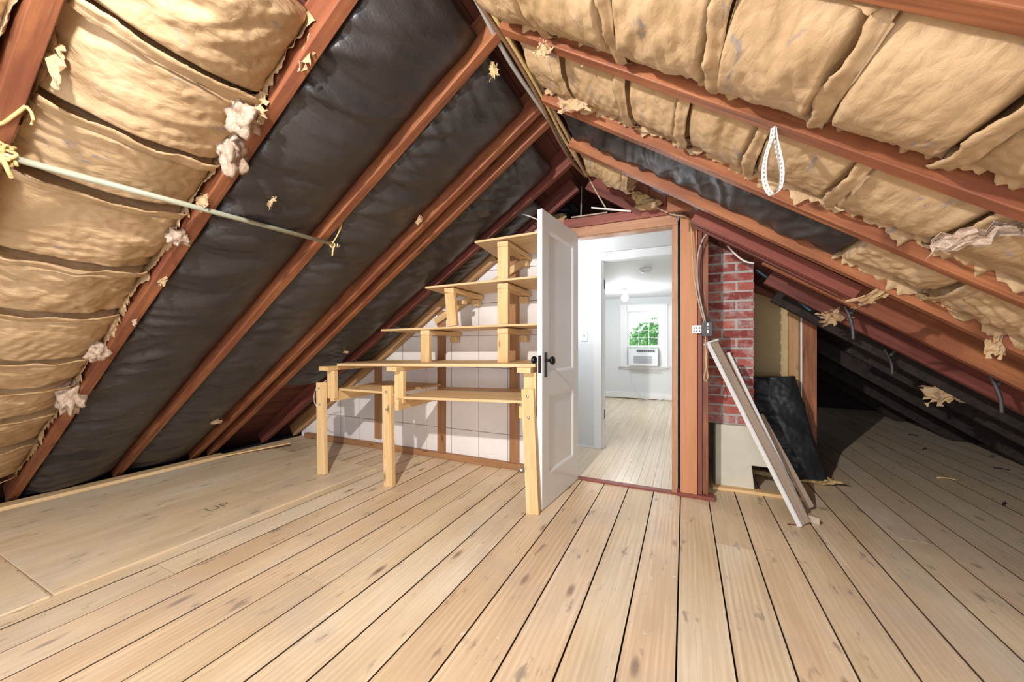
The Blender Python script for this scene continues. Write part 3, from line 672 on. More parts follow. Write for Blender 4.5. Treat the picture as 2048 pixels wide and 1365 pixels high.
r2 = [.15, .36, .66, .91, 1.18, 1.47, 1.80, 2.15, 2.6]
l2 = ['narrow kraft batt at the ridge in the second bay of the right slope', 'kraft batt just under the ridge end, second bay of the right slope', 'smooth kraft batt left of the crinkled one, second right bay', 'crinkled kraft batt left of the perforated strap',
      'crinkled kraft batt right of the perforated strap', 'kraft batt with lengthwise creases, second right bay', 'torn kraft batt at the right edge, second right bay', 'lowest torn kraft batt, second right bay']
for k in range(len(r2)-1): kraft_batt(1, 1.327, 1.740, r2[k], r2[k+1], 80+k, l2[k], mid=.0, amp=.8 if k in (3, 4) else .6, liph=.02, grp=GK)
r3 = [1.66, 2.02, 2.42, 2.85]
l3 = ['kraft batt directly below the end of the silvery black batt', 'kraft batt with ragged lower edge above the dark right eave', 'lowest kraft batt above the dark right eave, cut by the photo edge']
for k in range(len(r3)-1): kraft_batt(1, 1.797, 2.21, r3[k], r3[k+1], 100+k, l3[k], mid=-.02, amp=1.1, grp=GK)
kraft_batt(1, .38, .66, 1.05, 1.75, 120, 'kraft batt corner showing in the extreme top right', mid=-.03, amp=.6, grp=GK)
GB = 'black film-faced insulation batts'
def black_batt(side, y0, y1, s0, s1, seed, label, mid=.01, amp=1., edge=-.07, name='black_insulation_batt'):
    V, Fc = batt_mesh(side, y0, y1, s0, s1, 'black', seed, edge, mid, amp=amp)
    return tag(link(name, mesh(name, V, Fc, True), 'black' if side < 0 else 'black_dull'), label, 'insulation', GB)
black_batt(-1, .914, 1.404, .02, 4.33, 3, 'widest black film-faced batt, nearest of the black bays on the left slope', mid=.008, amp=1.25)
black_batt(-1, 1.459, 1.942, .02, 4.33, 4, 'black film-faced batt between the pipe rafter and the close-set pair of rafters', mid=.012, amp=1.05)
black_batt(-1, 1.998, 2.087, .12, 4.0, 5, 'narrow black strip of batt inside the close-set pair of rafters', mid=-.05, amp=.5)
black_batt(-1, 2.143, 2.616, .10, 3.05, 6, 'black film-faced batt running down behind the wooden shelf rack', mid=.01, amp=.9)
black_batt(-1, 2.672, 2.99, .35, 3.3, 12, 'black film-faced batt strip directly above the tan wall rafter', mid=-.03, amp=.7)
black_batt(1, 1.795, 2.21, .17, 1.655, 7, 'silvery crinkled black batt above the chimney, right slope', mid=-.045, amp=1.0)
black_batt(1, 2.264, 2.66, .62, 1.9, 8, 'shaded black batt above the chimney and the short beam', mid=-.10, amp=.6, edge=-.115)
# torn kraft near the ridge over the doorway
kraft_batt(1, 2.30, 2.64, .17, .52, 131, 'brown paper batt hanging over the doorway under the roof peak', mid=.02, amp=1.3, lip=True, grp=GK)
# black bundle over the hall
def blob(name, cen, rad, mat, seed, parent=None, amp=.25, f=2.5, sub=4, rot=None):
    bm = bmesh.new(); bmesh.ops.create_icosphere(bm, subdivisions=sub, radius=1)
    for v in bm.verts:
        c = v.co.copy(); k = 1+amp*fnoise(c.x*f*.6+seed, c.y*f*.6, c.z*f*.6)+amp*.35*fnoise(c.x*f*1.6, c.y*f*1.6+seed, c.z*f*1.6)+amp*.18*fnoise(c.x*f*5+seed, c.y*f*5, c.z*f*5); c *= k
        c = Vector((c.x*rad[0], c.y*rad[1], c.z*rad[2]))
        if rot is not None: c = rot @ c
        v.co = c
    me = bpy.data.meshes.new(name); bm.to_mesh(me); bm.free(); me.shade_smooth(); return link(name, me, mat, parent, Matrix.Translation(cen))
tag(blob('black_insulation_bundle', wy(1092, 428, 3.45)+Vector((0, 0, .0)), (.27, .18, .085), 'black', 4, amp=.4), 'black film bundle stuffed above the door head left of the wire', 'insulation')
tag(blob('insulation_tuft', wy(1112, 438, 3.3), (.11, .07, .045), 'fluff_y', 9, amp=.5), 'yellow wool tuft behind the top of the open door', 'insulation tuft')
tag(blob('insulation_tuft', wy(1050, 446, 3.2), (.09, .05, .04), 'fluff_y', 10, amp=.5), 'yellow wool tuft left of the top of the open door', 'insulation tuft')
tag(blob('insulation_tuft', wy(1285, 392, 3.0), (.06, .04, .06), 'fluff_y', 13, amp=.7), 'ragged yellow wool tuft above the door head at the right', 'insulation tuft')
tag(blob('insulation_tuft', wy(1300, 410, 3.0), (.10, .05, .04), 'kraft', 14, amp=.6), 'brown paper wad lying on the door header beam', 'insulation tuft')
# wool tufts on the left
for i, (u, v, r_, lb) in enumerate([(487, 232, (.05, .05, .05), 'upper of the two pinkish wool tufts beside the first left rafter'), (462, 305, (.04, .045, .06), 'lower of the two pinkish wool tufts beside the first left rafter'),
        (128, 650, (0, 0, 0), ''), (195, 705, (.03, .03, .04), 'small pinkish tuft low on the left slope above the lowest one'), (140, 795, (.045, .04, .09), 'long pinkish wool tuft lowest on the left slope'), (355, 475, (.03, .03, .035), 'small pinkish wool tuft just under the pale pipe')]):
    if not lb: continue
    tag(blob('insulation_tuft', rl(u, v, .0), tuple(q*1.15 for q in r_), 'fluff', 20+i, amp=.75, f=2.6), lb, 'insulation tuft', 'wool tufts')
def scrap(name, cen, size, seed, label, mat='kraft', stretch=(1, 1, 1), cat='paper scrap', th=.0015):
    """a torn crumpled rag of paper"""
    r = random.Random(seed); V = []; n = 9
    for i in range(n+1):
        for j in range(n+1):
            a, b = i/n-.5, j/n-.5; e = 1+.45*fnoise(a*4+seed, b*4, 2)
            V.append(Vector((a*e*stretch[0], (.25*fnoise(a*5, b*5, seed)+.35*abs(a+.3*b))*stretch[1], b*e*stretch[2]+.15*fnoise(a*9, seed, 3)))*size)
    N = n+1; Fc = [(i*N+j, (i+1)*N+j, (i+1)*N+j+1, i*N+j+1) for i in range(n) for j in range(n) if not ((i in (0, n-1) or j in (0, n-1)) and r.random() < .45)]
    o = link(name, mesh(name, V, Fc, False), mat, None, Matrix.Translation(cen) @ Matrix.Rotation(r.uniform(-.8, .8), 4, 'Y')); thin(o, th); return tag(o, label, cat, 'paper scraps')
for args in [(rl(541, 403, -.03), .05, 1, 'small torn paper scrap on the widest black batt, below the pipe', 'kraft', (1.3, 1, .5)), (rl(986, 140, -.03), .07, 2, 'torn paper scrap with a dark hole near the ridge on black film', 'fluff_y', (.7, 1, 1)),
             (rl(425, 846, -.03), .10, 3, 'long pale paper scrap low on the second black batt', 'kraft', (2.0, 1, .3)), (rl(836, 440, -.03), .06, 4, 'paper scrap in a tear just left of the close-set rafters', 'kraft', (.6, 1, 1)),
             (rl(510, 215, .0), .09, 21, 'torn kraft rag above the upper pinkish wool tuft', 'kraft', (.8, 1, 1.2)), (rl(400, 405, .0), .07, 22, 'torn kraft rag just above the pale pipe beside the first left rafter', 'kraft', (1, 1, .8)), (rl(318, 560, .0), .07, 23, 'torn kraft rag at the end of the most crumpled batt', 'kraft', (1, 1, .8)), (rl(265, 640, .0), .06, 24, 'pale torn rag at mid height beside the first left rafter', 'fluff', (.6, 1, 1)), (rl(105, 125, .0), .09, 25, 'crumpled kraft rag beside the nearest left rafter, above the taut cord', 'kraft', (.7, 1, 1.3)),
             (wy(940, 505, 2.9), .10, 5, 'pale torn paper tuft left of the topmost shelf', 'fluff_y', (.8, 1, .8)), (wy(905, 538, 2.9), .08, 6, 'small brown paper tuft on the tan rafter below the paler one', 'fluff', (.8, 1, .8)),
             (rl(690, 705, -.03), .05, 7, 'tiny pale scrap on the black batt left of the shelf rack', 'kraft', (1.4, 1, .4)), (rl(612, 88, .03), .11, 8, 'frayed white paper tatters at the top of the first left rafter', 'kraft', (.45, 1, 1.4)),
             (rr(1672, 632, .02), .17, 9, 'pale paper flap hanging right of the tan panel', 'kraft', (1.0, 1, .6)), (rr(1898, 788, .0), .20, 10, 'pale torn paper hanging low in the dark right eave', 'kraft', (1.2, 1, .7)),
             (rr(1998, 688, .0), .10, 11, 'paper tuft dangling below the ragged batts near the right edge', 'kraft', (.6, 1, 1.2)), (rr(1765, 583, .0), .14, 12, 'crumpled paper rag on the rafter right of the short beam end', 'kraft', (1.6, 1, .4)),
             (rr(1965, 470, -.04), .12, 13, 'white torn paper scrap beside the lowest creased batts at the right', 'fluff', (1.6, 1, .4)), (rr(1150, 207, -.01), .11, 14, 'curled paper end on the rafter right of the cables', 'kraft', (1.4, 1, .5)),
             (rr(1085, 95, -.02), .07, 15, 'small bright paper scrap by the ridge cables', 'kraft', (1, 1, .8)), (rr(1630, 560, -.02), 0, 16, '', 'kraft', (1, 1, 1))]:
    if args[1]: scrap('paper_scrap', args[0], args[1], args[2], args[3], args[4], args[5])

# ------------------------------------------------------------------ CABLES, PIPE, ROPES
def rdg(y, dx, dz): return (-.70+dx, y, 2.468+dz+max(0, 1.9-y)*.03)
cb = [(-.035, -.004, .011, 'cable_grey', 'ribbed grey armoured cable of the ridge bundle'), (.012, -.026, .009, 'rope', 'pale straw-coloured cable lowest in the ridge bundle'), (-.0, 0, .013, 'cable_brown', 'thick dark brown cable of the bundle along the ridge'), (.020, -.014, .011, 'cable_tan', 'tan cable of the bundle along the ridge'), (-.018, -.022, .010, 'cable_brown', 'thin brown cable of the bundle along the ridge'),
      (.036, .0, .011, 'cable_tan', 'right-hand tan cable of the bundle along the ridge')]
for k, (dx, dz, r_, mt, lb) in enumerate(cb):
    P = [rdg(.5+.35*i, dx+.012*math.sin(i*1.7+k*2), dz+.010*math.sin(i*1.3+k)) for i in range(7)]+[rdg(2.9, dx*.3, dz*.3-.0)]
    tag(tube('ridge_cable', P, r_, mt), lb, 'cable', 'cables along the ridge')
tag(tube('electrical_wire', [rdg(2.85, 0, -.01), wy(1172, 345, 3.0), wy(1190, 380, 3.02), wy(1212, 417, 3.05)], .006, 'cable_tan'), 'brown wire dropping from the ridge bundle to the door header', 'cable')
tag(tube('conduit_pipe', [wy(1163, 330, 3.3), wy(1163, 380, 3.3), wy(1162, 432, 3.3)], .006, 'cable_grey'), 'thin grey vertical conduit in the dark gap above the door', 'conduit')
tag(tube('electrical_wire', [wy(930, 492, 2.95), wy(960, 470, 2.9), wy(1000, 436, 2.85), wy(1022, 426, 2.8), wy(1050, 430, 2.75), wy(1076, 440, 2.72), wy(1100, 452, 2.8)], .005, 'cable_white'), 'white wire arching behind the top of the open door', 'cable')
tag(tube('electrical_wire', [wy(700, 712, 2.98), wy(760, 655, 2.98), wy(830, 590, 2.98), wy(900, 520, 2.97), wy(945, 478, 2.96)], .005, 'darkgrey'), 'dark wire running down along the tan wall rafter', 'cable')
tag(board('lath_strip', wy(1183, 416, 3.0), wy(1262, 423, 3.0), .02, .012, 'white'), 'white lath scrap lying above the door header', 'board')
tag(board('lath_strip', wy(1143, 436, 3.03), wy(1215, 426, 3.03), .03, .010, 'unpainted'), 'grey lath strip on the left part of the door header', 'board')
pp = thing('hanging_pipe', 'pale greenish pipe slung between two rafters of the left slope', 'pipe', (-1.83, .92, 1.69))
tube('pipe', [(-1.838, .330, 1.693), (-1.812, 1.50, 1.705)], .0105, 'pipe', pp, k=1, seg=16)
lathe('end_cap', [(.013, 1.495), (.014, 1.505), (.0135, 1.513), (.004, 1.515)], 'chrome', pp, (-1.812, 0, 1.705), 'Y')
e = Vector((-1.815, 1.47, 1.70))
tag(tubes('rope_tie', [([e+Vector((.0, -.01, -.012)), e+Vector((.02, .0, .02)), e+Vector((.045, .01, .07)), e+Vector((.07, .0, .115))], .0035), ([e+Vector((.0, .01, -.02)), e+Vector((-.018, .0, .0)), e+Vector((.01, .012, .03)), e+Vector((.06, .012, .09)), e+Vector((.075, 0, .13))], .003),
        ([e+Vector((0, .0, .014)), e+Vector((.012, .01, 0)), e+Vector((.01, 0, -.03)), e+Vector((.004, .0, -.065))], .0045), ([e+Vector((0, -.016, .0)), e+Vector((0, 0, .016)), e+Vector((0, .014, 0)), e+Vector((0, 0, -.016)), e+Vector((0, -.016, 0))], .004)], 'rope'), 'frayed straw rope tying the far end of the pale pipe', 'rope')
q = Vector((-1.835, .35, 1.70)); RP = []
rq = random.Random(2)
for i in range(9): RP.append(([q+Vector((rq.uniform(-.02, .02), rq.uniform(-.02, .03), rq.uniform(-.035, .03))) for _ in range(4)], .0045))
RP.append(([q+Vector((0, .0, .0)), q+Vector((.02, .01, -.05)), q+Vector((.01, .02, -.07))], .006))
tag(tubes('rope_tie', RP, 'rope'), 'thick yellow rope knot at the near end of the pale pipe, left edge', 'rope')
a0, a1 = rl(0, 248, .0), rl(52, 212, -.0)
tag(tubes('rope_tie', [([a0+Vector((-.05, -.05, -.04)), a0, (a0+a1)/2+Vector((0, 0, -.003)), a1], .005), ([a1, a1+Vector((.0, .01, -.015)), a1+Vector((.004, .012, -.035))], .004), ([a1, a1+Vector((-.01, .015, -.02)), a1+Vector((-.012, .012, -.045))], .003)], 'rope'), 'taut straw cord knotted above the pipe at the left edge', 'rope')
# perforated strap
def strap():
    t0 = Vector((.235, 1.295, 1.770)); pts = []
    path = [(0, 0), (-.006, -.04), (-.022, -.09), (-.028, -.14), (-.022, -.18), (-.004, -.203), (.018, -.185), (.026, -.14), (.018, -.09), (.006, -.04), (.002, -.002)]
    P = smoothpath([t0+Vector((a*.9, a*.5, b)) for a, b in path], 6); V, Fc = [], []; wd = .011
    # resample
    Ls = [0]
    for i in range(1, len(P)): Ls.append(Ls[-1]+(P[i]-P[i-1]).length)
    def atl(l):
        for i in range(1, len(P)):
            if Ls[i] >= l: f = (l-Ls[i-1])/(Ls[i]-Ls[i-1]+1e-9); return P[i-1].lerp(P[i], f)
        return P[-1]
    step = .0125; n = int(Ls[-1]/step)
    for i in range(n):
        A, B = atl(i*step), atl((i+1)*step); d = (B-A).normalized(); w_ = Vector((-.35, .94, 0)).normalized(); w_ = (w_-d*w_.dot(d)).normalized(); c = (A+B)/2; k = len(V)
        out = [(-1, -1), (0, -1), (1, -1), (1, 0), (1, 1), (0, 1), (-1, 1), (-1, 0)]
        for x, y in out: V.append(c+d*x*step/2+w_*y*wd)
        for x, y in out: m_ = math.hypot(x, y); V.append(c+d*x/m_*.0036+w_*y/m_*.0042)
        for q_ in range(8): Fc.append((k+q_, k+(q_+1) % 8, k+8+(q_+1) % 8, k+8+q_))
    return V, Fc
V, Fc = strap(); st = thing('perforated_strap', 'white perforated metal strap looped down from the second right rafter', 'strap', (.235, 1.295, 1.77))
thin(link('strap_band', mesh('strap_band', V, Fc), 'white', st), .001)
tubes('wire_fixing', [([Vector((.235, 1.29, 1.765)), Vector((.225, 1.285, 1.79)), Vector((.245, 1.29, 1.80)), Vector((.25, 1.295, 1.775)), Vector((.235, 1.29, 1.765))], .003)], 'cable_white', st)

# ------------------------------------------------------------------ ELECTRICAL BY THE DOOR
eb = thing('electrical_outlet', 'charcoal outlet box on a white perforated bracket in front of the chimney', 'outlet', (.155, 2.99, 1.24))
yb = 2.99
p0, p1 = wy(1403, 644, yb), wy(1425, 673, yb)
box('box_body', (p0.x, yb, p1.z), (p1.x, yb+.05, p0.z), 'darkgrey', eb, .003)
boxes('socket_slot', [((p0.x+.035, yb-.002, p1.z+.075), (p0.x+.045, yb, p1.z+.095)), ((p0.x+.035, yb-.002, p1.z+.025), (p0.x+.045, yb, p1.z+.045)), ((p0.x+.036, yb-.004, p1.z+.055), (p0.x+.043, yb, p1.z+.063))], 'steel', eb)
b0, b1 = wy(1384, 651, yb), wy(1404, 667, yb)
br_l = [((b0.x, yb+.018, b1.z), (b1.x, yb+.022, b0.z))]
box('bracket', *br_l[0], 'plastic_w', eb, .001)
boxes('bracket_hole', [((b0.x+.010+.018*i, yb+.0165, b1.z+.010+.024*j), (b0.x+.018+.018*i, yb+.018, b1.z+.020+.024*j)) for i in range(4) for j in range(2)], 'darkgrey', eb)
tag(tube('electrical_wire', [wy(1300, 408, 2.98), wy(1340, 428, 2.97), wy(1376, 436, 2.95), wy(1383, 470, 2.95), wy(1387, 540, 2.95), wy(1394, 590, 2.95), wy(1408, 645, 2.99)], .0045, 'cable_tan'), 'tan wire running over the door corner and down to the outlet', 'cable')
tag(tube('electrical_wire', [wy(1432, 440, 2.97), wy(1420, 462, 2.97), wy(1405, 480, 2.97), wy(1395, 520, 2.97), wy(1397, 580, 2.97), wy(1411, 645, 2.99)], .0055, 'cable_grey'), 'grey wire curving down beside the chimney to the outlet', 'cable')
tag(tube('electrical_wire', [wy(1392, 428, 2.7), wy(1412, 442, 2.7), wy(1425, 458, 2.7)], .005, 'cable_grey'), 'short grey wire in the dark gap over the chimney', 'cable')
tag(tube('electrical_wire', [wy(1455, 492, 2.9), wy(1472, 510, 2.9), wy(1490, 523, 2.9), wy(1508, 527, 2.9)], .006, 'cable_white'), 'white wire end curving across the top of the brick chimney', 'cable')
tag(tube('electrical_wire', [wy(1411, 673, 2.99), wy(1411, 710, 2.98), wy(1412, 735, 2.97), wy(1408, 755, 2.97), wy(1412, 763, 2.97), wy(1416, 753, 2.97), wy(1413, 735, 2.97), wy(1413, 700, 2.98)], .004, 'cable_tan'), 'tan cord with a loop hanging beneath the outlet', 'cord')

# ------------------------------------------------------------------ RIGHT OF THE CHIMNEY
struct(prism('wall_tan_panel', [(.15, 0), (.965, 0), (.965, 1.47), (.60, 1.66), (.15, 1.80)], 4.16, 4.19, 'tan', bev=0))
tag(board('wall_stud', (.90, 4.14, 0), (.90, 4.14, 1.475), .035, .075, 'tan_rafter', up=(1, 0, 0)), 'tan stud at the edge of the tan panel behind the chimney', 'stud')
tag(board('wall_stud', (1.01, 4.13, 0), (1.01, 4.13, 1.43), .06, .105, 'rafter', up=(1, 0, 0)), 'broad dark red stud at the mouth of the dark eave', 'stud')
tag(board('corner_bead', (.952, 4.105, .3), (.952, 4.105, 1.43), .006, .012, 'white', up=(1, 0, 0)), 'thin white corner strip between tan and dark red stud', 'trim')
tag(board('roof_beam', (.50, 4.10, 1.705), (1.12, 4.10, 1.425), .07, .07, 'redpaint', up=(.4, 0, .9)), 'dark red sloping plate over the tan panel', 'beam')
struct(box('wall_eave_partition', (.99, 4.19, 0), (1.05, 5.6, 1.42), 'sheath_shaded', bev=0))
# blue tubing under the beam
tag(tube('blue_hose', [wy(1512, 540, 3.3), wy(1545, 563, 3.3), wy(1575, 580, 3.3), wy(1600, 605, 3.3), wy(1622, 622, 3.3)], .008, plain('dull_blue', (.03, .09, .16), .6)), 'dull blue cord strung behind the sloping beam', 'cord')
# black draped bundle
def draped():
    V = []; n, m = 90, 60; y = 3.92
    top0, top1, bot0, bot1 = Vector((.50, 3.84, .84)), Vector((.86, 3.90, .86)), Vector((.62, 3.70, .07)), Vector((1.04, 3.80, .05))
    for i in range(n+1):
        t = i/n; A = top0.lerp(bot0, t); B = top1.lerp(bot1, t**1.15)
        for j in range(m+1):
            q = j/m; p = A.lerp(B, q); d = math.sin(math.pi*q)**.6*(.05+.05*t); w1 = t*3+q*1.6
            h = d+.030*fnoise(p.x*5, p.z*5, 3)+.012*ridge(p.x*6+p.z*3, p.z*5-p.x*2, 7)*(.5+t)+.05*facet(p.x*7+p.z*3, p.z*6-p.x*2, 5)*(.4+t)+.02*facet(p.x*17+p.z*6, p.z*15, 6)+.014*ridge(p.x*4, p.z*17, 2)*t**2*1.4+.006*fnoise(p.x*30, p.z*30, 1)
            V.append(Vector((p.x+.01*fnoise(p.z*9, q, 5), p.y-h, p.z+.012*fnoise(p.x*8, t, 8))))
    N = m+1; Fc = [(i*N+j, (i+1)*N+j, (i+1)*N+j+1, i*N+j+1) for i in range(n) for j in range(m)]
    ring = [j for j in range(N)]+[i*N+m for i in range(1, n+1)]+[n*N+j for j in range(m-1, -1, -1)]+[i*N for i in range(n-1, 0, -1)]; b_ = len(V)
    for idx in ring: v = V[idx]; V.append(Vector((v.x, v.y+.09, v.z)))
    k = len(ring)
    for a in range(k): Fc.append((ring[a], ring[(a+1) % k], b_+(a+1) % k, b_+a))
    Fc.append(tuple(b_+a for a in range(k))); return V, Fc
V, Fc = draped(); bb = thing('black_insulation_bundle', 'slumped black film-faced batt leaning upright beside the chimney', 'insulation', (.8, 3.8, 0))
ml = plain('black_tarp', (.022, .024, .028), .55, 0, .3, 8, .4, .2)
link('film_facing', mesh('film_facing', V, Fc, True), ml, bb)
blob('wool_filling', (.84, 3.77, .035), (.24, .07, .03), 'fluff_y', 33, bb, amp=.6)
# leaning trim boards
def trimboard(p0, p1, w, t, label, face, lip=None):
    T = thing('trim_board', label, 'board', p0, 'leaning trim boards')
    p0, p1 = Vector(p0), Vector(p1); X = (p1-p0).normalized(); fn = Vector(face); fn = (fn-X*fn.dot(X)).normalized(); Wd_ = fn.cross(X)
    board('board', p0, p1, w, t, 'unpainted', T, up=fn)
    if lip: board('white_edge', p0+Wd_*lip*w/2+fn*.006, p1+Wd_*lip*w/2+fn*.006, .016, .028, 'white', T, up=fn)
    return T, X, fn, Wd_
A0, A1 = fl(1609, 1052)+Vector((0, 0, .01)), wy(1424, 684, 3.05)
T, X, fn, Wd_ = trimboard(A0, A1, .085, .012, 'longest pale trim board, white-edged with a boxed top, leaning by the outlet', (.55, -.8, .25), 1)
board('top_return', A1-Wd_*.045-fn*.01, A1+Wd_*.045-fn*.01, .014, .06, 'white', T, up=fn)
trimboard(fl(1606, 1035)+Vector((.01, .0, .008)), wy(1455, 706, 3.10), .018, .012, 'thin narrow white strip leaning behind the longest trim board', (.4, -.9, .2), 0.01)
B0 = fl(1622, 1022)+Vector((0, 0, .02))
T, X, fn, Wd_ = trimboard(B0, wy(1520, 830, 3.2), .05, .010, 'shortest pale trim board, lowest of those leaning by the chimney', (.5, -.8, .2))
tag(prism('wood_wedge', [(.70, 2.93), (.765, 2.90), (.74, 2.985)], 0.001, .045, 'unpainted', plane='xy'), 'small drab wood wedge on the floor at the foot of the trim boards', 'wood scrap')
tag(board('wood_splinter', fl(1575, 1050)+Vector((0, 0, .003)), fl(1600, 1052)+Vector((0, 0, .003)), .012, .004, 'rafter_dark'), 'dark flat sliver on the floor beside the trim board foot', 'wood scrap')

# ------------------------------------------------------------------ SHELF RACK
sh = thing('shelf_rack', 'home-built stepped pine shelf rack against the white tiled wall', 'shelf', (-2, 2.6, 0))
zt = lambda x: .968+.018*(x+2.7)
def slab(name, pts, zf, th, mat='pine_shelf'):
    n = len(pts); V = [(x, y, zf(x)-th) for x, y in pts]+[(x, y, zf(x)) for x, y in pts]
    Fc = [tuple(range(n)), tuple(range(n, 2*n))]+[(i, (i+1) % n, n+(i+1) % n, n+i) for i in range(n)]
    o = link(name, mesh(name, V, Fc), mat, sh); b = o.modifiers.new('bevel', 'BEVEL'); b.width = .0015; b.segments = 1; return o
slab('tabletop', [(-2.74, 2.27), (-.918, 2.34), (-.918, 2.45), (-.89, 3.045), (-3.06, 3.045), (-2.98, 2.62)], zt, .022)
slab('shelf_board', [(-2.80, 2.33), (-2.20, 2.33), (-2.20, 3.045), (-2.92, 3.045)], lambda x: .742, .018)
slab('shelf_board', [(-2.10, 2.36), (-2.06, 2.32), (-.98, 2.34), (-.915, 3.045), (-2.12, 3.045)], lambda x: .712+.03*(x+2.1), .020)
for zc, xf, xb in ((1.268, -2.46, -2.62), (1.612, -1.97, -2.12), (1.932, -1.49, -1.62)):
    zf = (lambda z0: (lambda x: z0+.013*(x+2.0)))(zc+.006)
    slab('shelf_board', [(xf, 2.50), (-.91, 2.50), (-.91, 3.02), (xb+.06, 3.02)], zf, .016)
# legs: leaning lower leg, upright upper post, bolt, bearers
for (xb, yb_, dxt, zl) in ((-2.83, 2.20, -.055, .80), (-2.135, 2.265, -.05, .80), (-.915, 2.30, -.05, .83)):
    lg = board('leg', (xb, yb_, 0.013 if xb < -2.5 else 0), (xb+dxt, yb_+.03, zl), .038, .089, 'pine', sh, up=(1, 0, 0))
    lathe('bolt', [(.009, 0), (.009, -.006), (.004, -.009)], 'chrome', lg, (xb+dxt+.005, yb_+.008, zl-.05), 'Y', 12)
    lathe('bolt', [(.009, 0), (.009, -.006), (.004, -.009)], 'steel', lg, (xb+dxt*.8+.005, yb_+.004, zl-.19), 'Y', 12)
for x, y, z0 in ((-2.80, 2.275, .66), (-2.085, 2.33, .66), (-.958, 2.36, .70)):
    board('post', (x, y, z0), (x, y, zt(x)-.060), .038, .089, 'pine', sh, up=(1, 0, 0))
    board('bearer', (x-.02, y-.08, zt(x)-.041), (x-.06, 3.04, zt(x)-.041), .10, .036, 'pine', sh)
for x0, x1, z in ((-2.79, -2.86, .68), (-2.06, -2.14, .655)):
    board('bearer', (x0, 2.26, z), (x1, 3.04, z), .038, .089, 'pine', sh)
board('bearer', (-2.19, 2.33, .665), (-2.19, 2.43, .665), .038, .07, 'pine', sh)
board('bearer', (-1.035, 2.345, .665), (-.915, 2.345, .665), .038, .085, 'pine', sh); board('bearer', (-.95, 2.39, .67), (-.93, 3.04, .67), .038, .085, 'pine', sh)
for x, y, za, zb in ((-1.99, 2.52, 0, 1.268), (-1.745, 2.52, 1.285, 1.612), (-1.255, 2.52, 0, 1.27), (-1.255, 2.52, 1.29, 1.615), (-1.255, 2.52, 1.632, 1.935)):
    za = za or zt(x); lean = .03 if abs(x+1.745) < .01 else 0
    board('post', (x+lean, y+.02, za), (x, y+.02, zb-.055), .038, .089, 'pine', sh, up=(1, 0, 0))
    board('bearer', (x-.0, y+.0, zb-.035), (x-.02, 3.045, zb-.035), .09, .038, 'pine', sh)
    board('cleat', (x-.035, 3.02, zb-.115), (x-.035, 3.02, zb-.06), .05, .075, 'pine', sh, up=(1, 0, 0))
board('brace', (-2.25, 3.02, 1.36), (-1.30, 3.02, 1.86), .03, .06, 'pine', sh, up=(-.4, 0, .9))
board('cleat', (-1.83, 2.75, 1.50), (-1.73, 2.75, 1.50), .05, .035, 'pine', sh)
# studs on the tiled wall and plate
for x, ztop, z0, lb in ((-3.05, .945, .10, 'left-hand brown wall stud behind the shelf rack'), (-2.205, 1.47, .045, 'middle brown wall stud behind the shelf rack'), (-1.402, 2.0, .045, 'tallest brown wall stud, right-hand behind the shelf rack')):
    tag(board('wall_stud', (x, 3.0585, z0), (x, 3.0585, ztop), .02, .092, 'brown_stud', up=(1, 0, 0)), lb, 'stud', 'studs behind the shelf rack')
tag(board('sole_plate', (-4.2, 3.035, .0285), (-.86, 3.05, .0285), .05, .055, 'brown_stud'), 'long brown sole plate along the foot of the tiled wall', 'plate')
tag(blob('foil_ball', fl(1043, 945)+Vector((0, 0, .022)), (.024, .02, .02), 'foil', 3, amp=.5), 'crumpled foil scrap on the floor by the right leg of the shelf rack', 'foil scrap')
tag(tube('electrical_wire', [wy(652, 762, 2.3), wy(634, 775, 2.35), wy(628, 795, 2.4), wy(633, 812, 2.42), wy(652, 816, 2.4)], .004, 'cable_white'), 'white wire loop poking out left of the shelf rack', 'cable')

# ------------------------------------------------------------------ FLOOR COVERINGS AND DEBRIS
def sheet(name, pts, z0, z1, label):
    n = len(pts); V = [(x, y, z0) for x, y in pts]+[(x, y, z1) for x, y in pts]
    Fc = [tuple(range(n)), tuple(range(n, 2*n))]+[(i, (i+1) % n, n+(i+1) % n, n+i) for i in range(n)]
    me = mesh(name, V, Fc); at = me.attributes.new('rnd', 'FLOAT', 'FACE'); at.data.foreach_set('value', [.35+.3*random.random()]*len(me.polygons))
    o = link(name, me, 'ply'); b = o.modifiers.new('bevel', 'BEVEL'); b.width = .002; b.segments = 1; return tag(o, label, 'plywood')
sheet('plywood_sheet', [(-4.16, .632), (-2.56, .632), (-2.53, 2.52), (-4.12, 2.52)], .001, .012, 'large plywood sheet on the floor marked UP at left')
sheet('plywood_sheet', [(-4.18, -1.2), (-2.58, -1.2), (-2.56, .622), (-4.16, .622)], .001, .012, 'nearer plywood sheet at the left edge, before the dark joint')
tag(board('edge_strip', (-4.26, -.6, .016), (-4.22, 2.15, .016), .12, .028, 'brown_stud' if 0 else 'pine_shelf'), 'pale wooden strip along the foot of the left slope', 'board')
tag(board('wood_splinter', (-4.20, 2.12, .02), (-3.95, 2.66, .05), .09, .012, 'pine'), 'split pale board end lifting off the floor below the black batt', 'wood scrap')
cu = bpy.data.curves.new('up_mark', 'FONT'); cu.body = 'UP'; cu.size = .115; cu.extrude = .0002
tmp = bpy.data.objects.new('tmp', cu); COL.objects.link(tmp); bpy.context.view_layer.update()
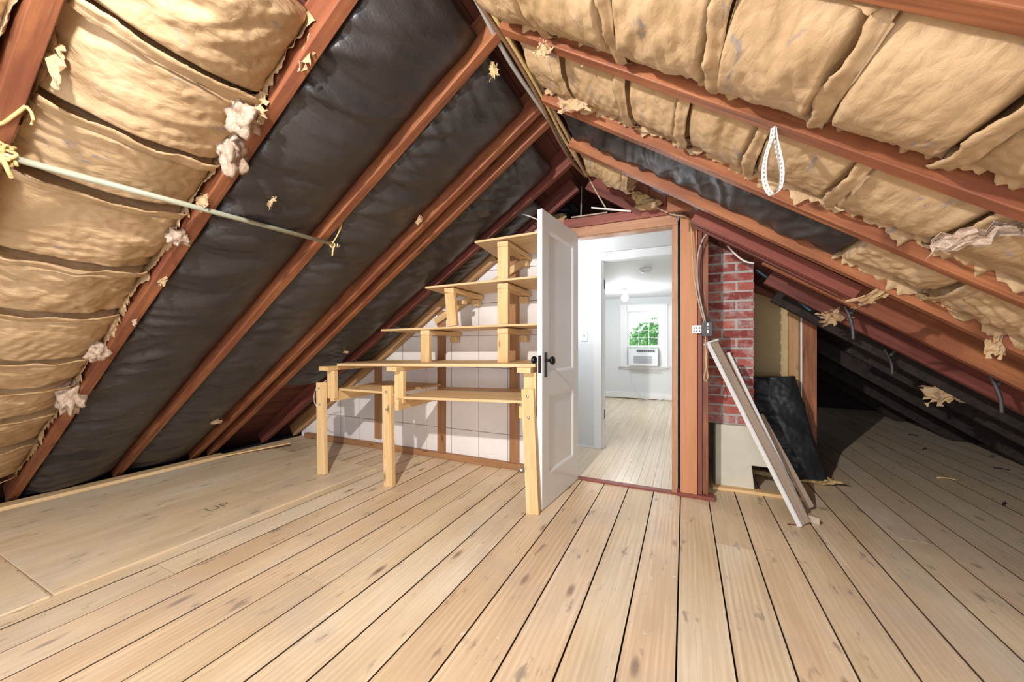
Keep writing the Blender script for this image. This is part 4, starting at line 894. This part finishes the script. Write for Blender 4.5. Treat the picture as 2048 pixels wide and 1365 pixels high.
me = bpy.data.meshes.new_from_object(tmp.evaluated_get(bpy.context.evaluated_depsgraph_get())); bpy.data.objects.remove(tmp)
mk = plain('pencil_mark', (.25, .20, .15), .8)
me.materials.clear()
tag(link('floor_marking', me, mk, None, Matrix.Translation((-2.88, 1.38, .0124)) @ Matrix.Rotation(math.radians(88), 4, 'Z')), 'faint UP marking written on the plywood sheet', 'marking')
rd = random.Random(8)
for i, (u, v, ln, lb) in enumerate([(1828, 872, .10, 'dark sliver in the far right eave, leftmost of the debris'), (1850, 900, .08, 'dark sliver near the middle of the lit right eave floor'), (1925, 885, .16, 'forked dark sliver in the right eave close to the shadow'), (1960, 888, .12, 'dark sliver just right of the forked one'),
                                    (2005, 940, .10, 'dark sliver low at the right edge of the floor'), (1898, 960, .14, 'brown curved twig on the right-hand planks'), (2010, 1010, .08, 'short dark sliver below the others at the right edge')]):
    p = fl(u, v); a = rd.uniform(-.5, .9); d = Vector((math.cos(a), math.sin(a), 0))*ln
    tag(tube('floor_debris', [p-d*.5+Vector((0, 0, .004)), p+Vector((0, .01, .010)), p+d*.3+Vector((0, .0, .006)), p+d*.5+Vector((0, .02, .012))], .006, 'rope' if 'twig' in lb else 'dark', k=3, seg=5, taper=lambda t: 1.1-.8*t), lb, 'debris', 'floor debris')
# small hangers in the right eave
for (u, v, l_, lb) in ((1697, 628, .16, 'dark metal hanger below the sawn beam end'), (1776, 712, .13, 'metal hanger on the second dark rafter of the right eave'), (1990, 770, .15, 'metal hanger nearest the right edge of the photo')):
    p = rr(u, v, .02); tag(tubes('metal_hanger', [([p+Vector((-.02, 0, .05)), p, p+Vector((.015, -.01, -l_*.5)), p+Vector((.02, -.01, -l_))], .009), ([p+Vector((.04, 0, .04)), p+Vector((.01, 0, .0))], .012)], 'darkgrey'), lb, 'hanger', 'metal hangers')
# black boards lining the far right eave
tag(board('eave_board', (3.30, -.5, .12), (3.30, 8.3, .12), .02, .24, 'sheath_shaded'), 'dark board along the foot of the right eave', 'board')
